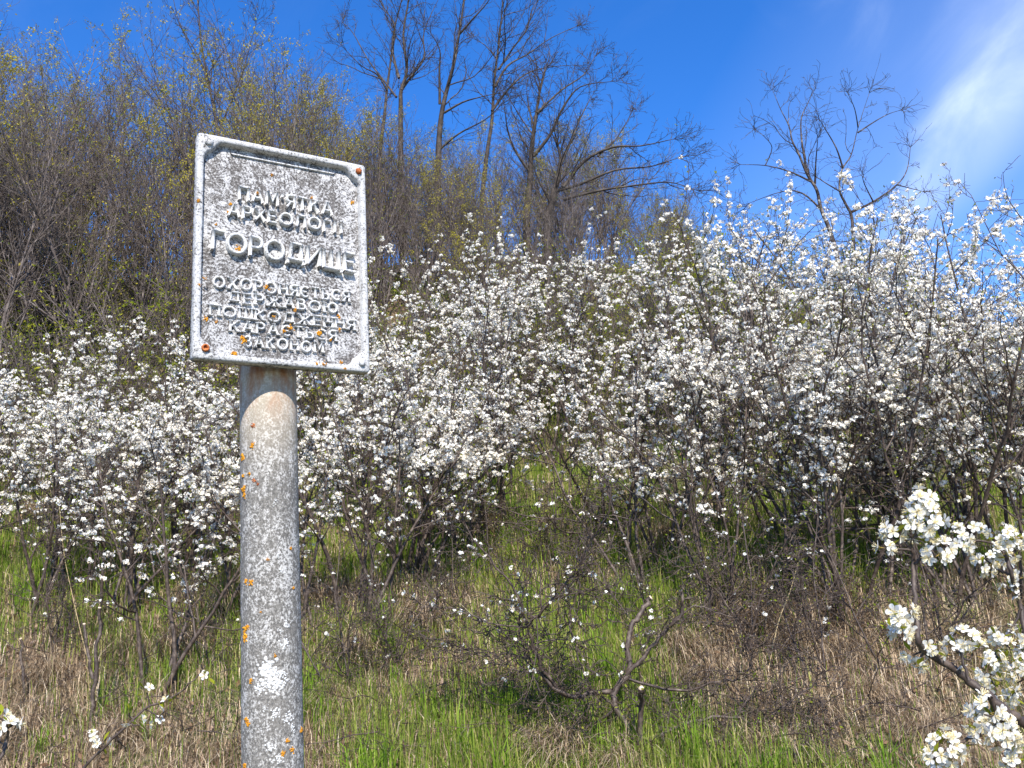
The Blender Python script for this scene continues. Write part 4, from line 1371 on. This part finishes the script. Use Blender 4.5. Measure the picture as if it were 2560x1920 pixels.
def bolt(x, y, r, mat, label=None, hollow=False):
    k = 6 if not hollow else 10
    a = np.arange(k) * 2 * math.pi / k + .3
    ring = lambda rr_, z: np.column_stack([x + rr_ * np.cos(a), y + rr_ * np.sin(a), np.full(k, z)])
    lv = [(ring(r, -.001)), ring(r, .004), ring(r * .8, .0065)] + ([ring(r * .55, .0055), ring(r * .5, .001)] if hollow else [ring(r * .3, .0078)])
    Vv = np.concatenate(lv); Fq = []
    for L in range(len(lv) - 1):
        i = np.arange(k); j = (i + 1) % k
        Fq.append(np.stack([L * k + i, L * k + j, (L + 1) * k + j, (L + 1) * k + i], -1))
    o = link('bolt', np_mesh('bolt', Vv, [np.concatenate(Fq), ((len(lv) - 1) * k + np.arange(k))[None]], mat), plaque)
    if label: o['label'] = label


bolt(-w2 + .025, h2 - .022, .0105, M_RIM, 'white painted bolt head')
bolt(w2 - .020, h2 - .022, .0085, M_RUST, 'bright rusty bolt head')
bolt(-w2 + .027, -h2 + .026, .0090, M_RUST, 'hollow rusty bolt', True)
bolt(w2 - .022, -h2 + .022, .0085, M_RIM, 'pale bolt head in the lower right corner')

for yb in (.12, -.16):
    Vb = np.array([(sx * .03, yb + sy * .02, z) for z in (-TH + .0005, -.0545) for sy in (-1, 1) for sx in (-1, 1)])
    link('bracket', np_mesh('bracket', Vb, [np.array([(0, 1, 3, 2), (4, 6, 7, 5), (0, 4, 5, 1), (2, 3, 7, 6), (0, 2, 6, 4), (1, 5, 7, 3)])], M_RUST), plaque)

# lettering, from strokes
BOW = lambda x0, y0, x1, y1: [(x0, y1), (x0 + (x1 - x0) * .6, y1), (x0 + (x1 - x0) * .88, y1 - (y1 - y0) * .15), (x1, (y0 + y1) / 2), (x0 + (x1 - x0) * .88, y0 + (y1 - y0) * .15), (x0 + (x1 - x0) * .6, y0), (x0, y0)]
flip = lambda pts, w: [(w - x, y) for x, y in pts]
ELL = lambda w, h=1.0: [(w / 2 + w / 2 * math.cos(a), h / 2 + h / 2 * math.sin(a)) for a in np.arange(16) * math.pi / 8]
ARC = lambda w, a0, a1: [(w / 2 + w / 2 * math.cos(a), .5 + .5 * math.sin(a)) for a in np.linspace(math.radians(a0), math.radians(a1), 11)]
GLY = {
    'П': (.66, [[(0, 0), (0, 1)], [(.66, 0), (.66, 1)], [(0, 1), (.66, 1)]]),
    'А': (.78, [[(0, 0), (.39, 1)], [(.78, 0), (.39, 1)], [(.15, .32), (.63, .32)]]),
    'М': (.86, [[(0, 0), (.06, 1)], [(.86, 0), (.80, 1)], [(.06, 1), (.43, .2), (.80, 1)]]),
    "'": (.08, [[(.04, 1.0), (.04, .74)]]),
    'Я': (.6, [[(.6, 0), (.6, 1)], flip(BOW(0, .45, .6, 1), .6), [(.32, .45), (0, 0)]]),
    'Т': (.7, [[(.35, 0), (.35, 1)], [(0, 1), (.7, 1)]]),
    'К': (.66, [[(0, 0), (0, 1)], [(.6, 1), (.05, .46)], [(.2, .6), (.66, 0)]]),
    'Р': (.58, [[(0, 0), (0, 1)], BOW(0, .44, .58, 1)]),
    'Х': (.72, [[(0, 0), (.72, 1)], [(.72, 0), (0, 1)]]),
    'Е': (.55, [[(0, 0), (0, 1)], [(0, 1), (.55, 1)], [(0, .5), (.46, .5)], [(0, 0), (.55, 0)]]),
    'О': (.92, [('c', ELL(.92))]),
    'Л': (.7, [[(.7, 0), (.7, 1)], [(.16, 1), (.7, 1)], [(.16, 1), (.14, .35), (.09, .08), (0, 0)]]),
    'Г': (.52, [[(0, 0), (0, 1)], [(0, 1), (.52, 1)]]),
    'І': (.10, [[(.05, 0), (.05, 1)]]),
    'Ї': (.34, [[(.17, 0), (.17, .86)], [(.04, 1.04), (.10, 1.04)], [(.24, 1.04), (.30, 1.04)]]),
    'Д': (.84, [[(.72, .14), (.72, 1)], [(.2, 1), (.72, 1)], [(.2, 1), (.16, .4), (.08, .14)], [(0, .14), (.84, .14)], [(0, .14), (0, -.1)], [(.84, .14), (.84, -.1)]]),
    'И': (.68, [[(0, 0), (0, 1)], [(.68, 0), (.68, 1)], [(0, .04), (.68, .96)]]),
    'Щ': (.96, [[(0, 0), (0, 1)], [(.42, 0), (.42, 1)], [(.84, 0), (.84, 1)], [(0, 0), (.96, 0)], [(.96, 0), (.96, -.16)]]),
    'Ш': (.92, [[(0, 0), (0, 1)], [(.46, 0), (.46, 1)], [(.92, 0), (.92, 1)], [(0, 0), (.92, 0)]]),
    'Н': (.66, [[(0, 0), (0, 1)], [(.66, 0), (.66, 1)], [(0, .5), (.66, .5)]]),
    'Є': (.66, [ARC(.8, 50, 310), [(.02, .5), (.5, .5)]]),
    'С': (.7, [ARC(.84, 48, 312)]),
    'Ь': (.56, [[(0, 0), (0, 1)], BOW(0, 0, .56, .52)]),
    'Ж': (1.0, [[(.5, 0), (.5, 1)], [(.03, 1), (.46, .5)], [(.97, 1), (.54, .5)], [(.46, .5), (0, 0)], [(.54, .5), (1, 0)]]),
    'В': (.58, [[(0, 0), (0, 1)], BOW(0, .52, .52, 1), BOW(0, 0, .58, .52)]),
    'Ю': (1.06, [[(0, 0), (0, 1)], [(0, .5), (.34, .5)], ('c', [(.34 + x, y) for x, y in ELL(.72)])]),
    'З': (.56, [[(.02, .84), (.14, .97), (.34, 1), (.5, .9), (.5, .66), (.36, .53), (.2, .52)], [(.36, .52), (.54, .40), (.55, .16), (.38, .01), (.16, .02), (0, .16)]]),
}


def stroke_mesh(name, strokes, mat):
    """strokes: (pts n x 2, closed, half width, height); every stroke its own ridge, tops never level"""
    Vv, Fq, Ft = [], [], []
    for si, (pts, closed, hw, hgt) in enumerate(strokes):
        P = np.array(pts, float); n = len(P)
        if closed: prv, nxt = np.roll(P, 1, 0), np.roll(P, -1, 0)
        else: prv, nxt = np.vstack([2 * P[0] - P[1], P[:-1]]), np.vstack([P[1:], 2 * P[-1] - P[-2]])
        d0 = norm(P - prv); d1_ = norm(nxt - P)
        t_ = norm(d0 + d1_); nn = np.stack([-t_[:, 1], t_[:, 0]], -1)
        sc = 1 / np.clip((t_ * d1_).sum(1), .55, 1)
        z = hgt + si * .00022
        i0 = len(Vv)
        for i in range(n):
            for (k, zz) in ((-1, 0), (-.74, z), (.74, z), (1, 0)):
                q = P[i] + nn[i] * hw * k * sc[i]
                Vv.append((q[0], q[1], zz - .0004 * (si + 1) if zz == 0 else zz))
        for i in range(n if closed else n - 1):
            a = i0 + i * 4; b_ = i0 + ((i + 1) % n) * 4
            for k in range(3): Fq.append((a + k, a + k + 1, b_ + k + 1, b_ + k)[::-1])
        if not closed:
            Fq.append((i0, i0 + 1, i0 + 2, i0 + 3)[::-1]); e = i0 + (n - 1) * 4; Fq.append((e, e + 1, e + 2, e + 3))
    return np_mesh(name, np.array(Vv), [np.array(Fq)], mat)


# homography from the crop of the plaque that the letters were measured on to plaque axes
src = np.array([(112, 70), (1167, 283), (1197, 1590), (78, 1497)], float)
dst = np.array([(-w2, h2), (w2, h2), (w2, -h2), (-w2, -h2)])
A = []
for (x, y), (X, Y) in zip(src, dst):
    A.append([x, y, 1, 0, 0, 0, -X * x, -X * y, -X]); A.append([0, 0, 0, x, y, 1, -Y * x, -Y * y, -Y])
Hm = np.linalg.svd(np.array(A))[2][-1].reshape(3, 3)


def tob(x, y):
    q = Hm @ np.array([x, y, 1.0]); return q[:2] / q[2]


ZF = -.0170
LINES = [("ПАМ'ЯТКА", (380, 487), (380, 408), (962, 592), .090, False, .0120, .30),
         ('АРХЕОЛОГІЇ', (310, 592), (322, 522), (1035, 708), .090, False, .0120, .30),
         ('ГОРОДИЩЕ', (208, 803), (217, 684), (1103, 952), .080, False, .0150, .22),
         ('ОХОРОНЯЄТЬСЯ', (220, 1035), (220, 968), (1075, 1133), .098, True, .0066, .36),
         ('ДЕРЖАВОЮ', (315, 1130), (315, 1068), (997, 1202), .098, True, .0066, .36),
         ('ПОШКОДЖЕННЯ', (198, 1213), (198, 1150), (1108, 1308), .098, True, .0066, .30),
         ('КАРАЄТЬСЯ', (325, 1312), (325, 1247), (992, 1378), .098, True, .0066, .36),
         ('ЗАКОНОМ', (418, 1412), (418, 1347), (910, 1452), .098, True, .0066, .40)]
lr = np.random.default_rng(8)
for text, p0, ptop, p1, hw, serif, hgt, gap in LINES:
    a, tp, b_ = tob(*p0), tob(*ptop), tob(*p1)
    em = np.linalg.norm(tp - a)
    ex = norm(b_ - a); ey = np.array([-ex[1], ex[0]])
    total = np.linalg.norm(b_ - a)
    ws = [GLY[c][0] for c in text]
    nat = (sum(ws) + gap * (len(ws) - 1)) * em
    kx = total / nat
    x = 0.0
    for c, w in zip(text, ws):
        strokes = []
        rot = lr.normal() * .012; dyl = lr.normal() * .02
        for s in GLY[c][1]:
            closed = isinstance(s, tuple); pts = s[1] if closed else s
            (xa, ya), (xb, yb) = pts[0], pts[-1]
            vert = len(pts) == 2 and abs(ya - yb) > .35
            hwk = hw if not serif else (hw * 1.0 if (vert or closed or len(pts) > 3) else hw * .62)
            cvt = lambda P_: [a + ex * (x + px_ * kx + rot * py_) * em + ey * (py_ + dyl) * em for px_, py_ in P_]
            strokes.append((cvt(pts), closed, hwk * em, hgt))
            if serif and vert:
                for (xe, ye) in ((xa, ya), (xb, yb)):
                    if ye < .02 or ye > .98:
                        strokes.append((cvt([(xe - .17, ye), (xe + .17, ye)]), False, hw * .55 * em, hgt * .9))
        me = stroke_mesh('letter', strokes, M_LETTER)
        o = link('letter', me, plaque); o.location = (0, 0, ZF)
        x += (w + gap) * kx


# lichen: crusts made of small overlapping cushions
def crust(parent, mat, frame, r, seed, name='lichen_patch', n=None, hgt=.0016):
    rng = np.random.default_rng(seed)
    c, ux, uy, un = frame
    n = n * 3 if n else int(10 + r * 2400)
    Vv, Ft, k = [], [], 7
    for i in range(n):
        q = rng.normal(size=2) * r * (.55 if mat is M_WLICHEN else .42)
        s = r * rng.uniform(.10, .30) if mat is M_WLICHEN else r * rng.uniform(.12, .34); z0 = rng.uniform(.0002, .0009)
        i0 = len(Vv)
        for a in range(k):
            f = s * rng.uniform(.7, 1.2); an = a * 2 * math.pi / k
            x, y = q[0] + f * math.cos(an), q[1] + f * math.sin(an)
            Vv.append(c(x, y) + un(x, y) * (-.0006))
        for a in range(k):
            f = s * .6 * rng.uniform(.7, 1.2); an = a * 2 * math.pi / k + .2
            x, y = q[0] + f * math.cos(an), q[1] + f * math.sin(an)
            Vv.append(c(x, y) + un(x, y) * (hgt * rng.uniform(.6, 1.1) + z0))
        Vv.append(c(*q) + un(*q) * (hgt + z0))
        for a in range(k):
            b_ = (a + 1) % k
            Ft += [(i0 + a, i0 + b_, i0 + k + b_), (i0 + a, i0 + k + b_, i0 + k + a), (i0 + k + a, i0 + k + b_, i0 + 2 * k)]
    return link(name, np_mesh(name, np.array(Vv), [np.array(Ft)], mat), parent)


def post_frame(u, v):
    """point of the post surface seen at a photo pixel, wrapped round the pipe"""
    r = ray(u, v); r = r / np.linalg.norm(r)
    w = EYE - foot
    dp = r - ax * np.dot(r, ax); wp = w - ax * np.dot(w, ax)
    A_, B_, C_ = dp @ dp, 2 * dp @ wp, wp @ wp - PR ** 2
    disc_ = max(B_ * B_ - 4 * A_ * C_, 0)
    p = EYE + r * (-B_ - math.sqrt(disc_)) / (2 * A_)
    hgt_ = np.dot(p - foot, ax); o = p - foot - ax * hgt_; o = o / np.linalg.norm(o)
    side = np.cross(ax, o)

    def nrm_(x, y):
        a = x / PR; return o * math.cos(a) + side * math.sin(a)
    def pt(x, y):
        return foot + ax * (hgt_ + y) + nrm_(x, y) * (PR + .0002) - SB
    return pt, None, None, nrm_


def zp(x, y): return (500 + x * .627, 880 + y * .627)


for i, (x, y, r) in enumerate([(210, 375, .007), (170, 420, .009), (172, 495, .005), (197, 485, .004), (174, 545, .009), (178, 570, .006), (183, 912, .006), (205, 918, .007), (182, 1105, .009), (180, 1138, .009), (190, 1095, .005), (187, 1465, .007), (192, 1482, .006),
                               (403, 1510, .007), (347, 1550, .006), (330, 1600, .006), (368, 1585, .006), (180, 1650, .007), (272, 828, .004), (362, 782, .004), (300, 1212, .004), (372, 942, .004), (243, 1037, .003), (203, 1310, .005)]):
    crust(post, M_LICHEN, post_frame(*zp(x, y)), r, 200 + i)
for i, (x, y, r) in enumerate([(213, 294, .006), (215, 512, .005), (231, 526, .004)]):
    crust(post, M_RUST, post_frame(*zp(x, y)), r, 240 + i, 'rust_spot', hgt=.0008)
for i, (x, y, r, n) in enumerate([(265, 1270, .018, 26), (300, 1320, .018, 24), (240, 1340, .011, 14), (330, 1290, .010, 12), (258, 1420, .006, 8), (300, 1440, .010, 12), (350, 1460, .010, 12), (340, 1160, .010, 13), (345, 1090, .008, 10), (325, 870, .007, 9), (300, 598, .006, 8), (310, 810, .006, 7), (280, 1580, .009, 10), (310, 1620, .009, 10), (370, 1500, .008, 9), (320, 1110, .006, 7)]):
    crust(post, M_WLICHEN, post_frame(*zp(x, y)), r, 260 + i, 'pale_lichen_patch', n, .0004)


def plaque_frame(x, y, z=ZF):
    q = tob(x, y)
    return (lambda a, b_: np.array([q[0] + a, q[1] + b_, z])), None, None, (lambda a, b_: np.array([0, 0, 1.0]))


for i, (x, y, r, z) in enumerate([(585, 327, .004, ZF), (840, 472, .005, ZF), (1100, 500, .007, ZF), (325, 512, .005, ZF), (372, 805, .007, -.004), (175, 1238, .006, ZF), (240, 1255, .004, ZF), (548, 1045, .006, -.008), (572, 1055, .004, ZF), (1012, 1222, .006, ZF), (880, 1335, .008, -.008), (700, 1300, .007, -.008), (660, 1322, .005, -.008),
                                  (410, 1368, .009, ZF), (1015, 1305, .005, ZF), (1028, 1512, .005, ZF), (730, 1188, .005, -.008), (355, 1455, .007, ZF), (860, 1530, .005, 0), (905, 1535, .005, 0), (115, 508, .005, 0), (152, 996, .004, 0), (122, 1036, .004, 0), (325, 1255, .004, ZF), (235, 640, .004, ZF), (955, 1376, .004, -.008), (1038, 1562, .004, 0), (600, 1222, .004, ZF), (310, 560, .004, ZF), (490, 455, .004, -.004)]):
    crust(plaque, M_LICHEN, plaque_frame(x, y, z), r, 320 + i)
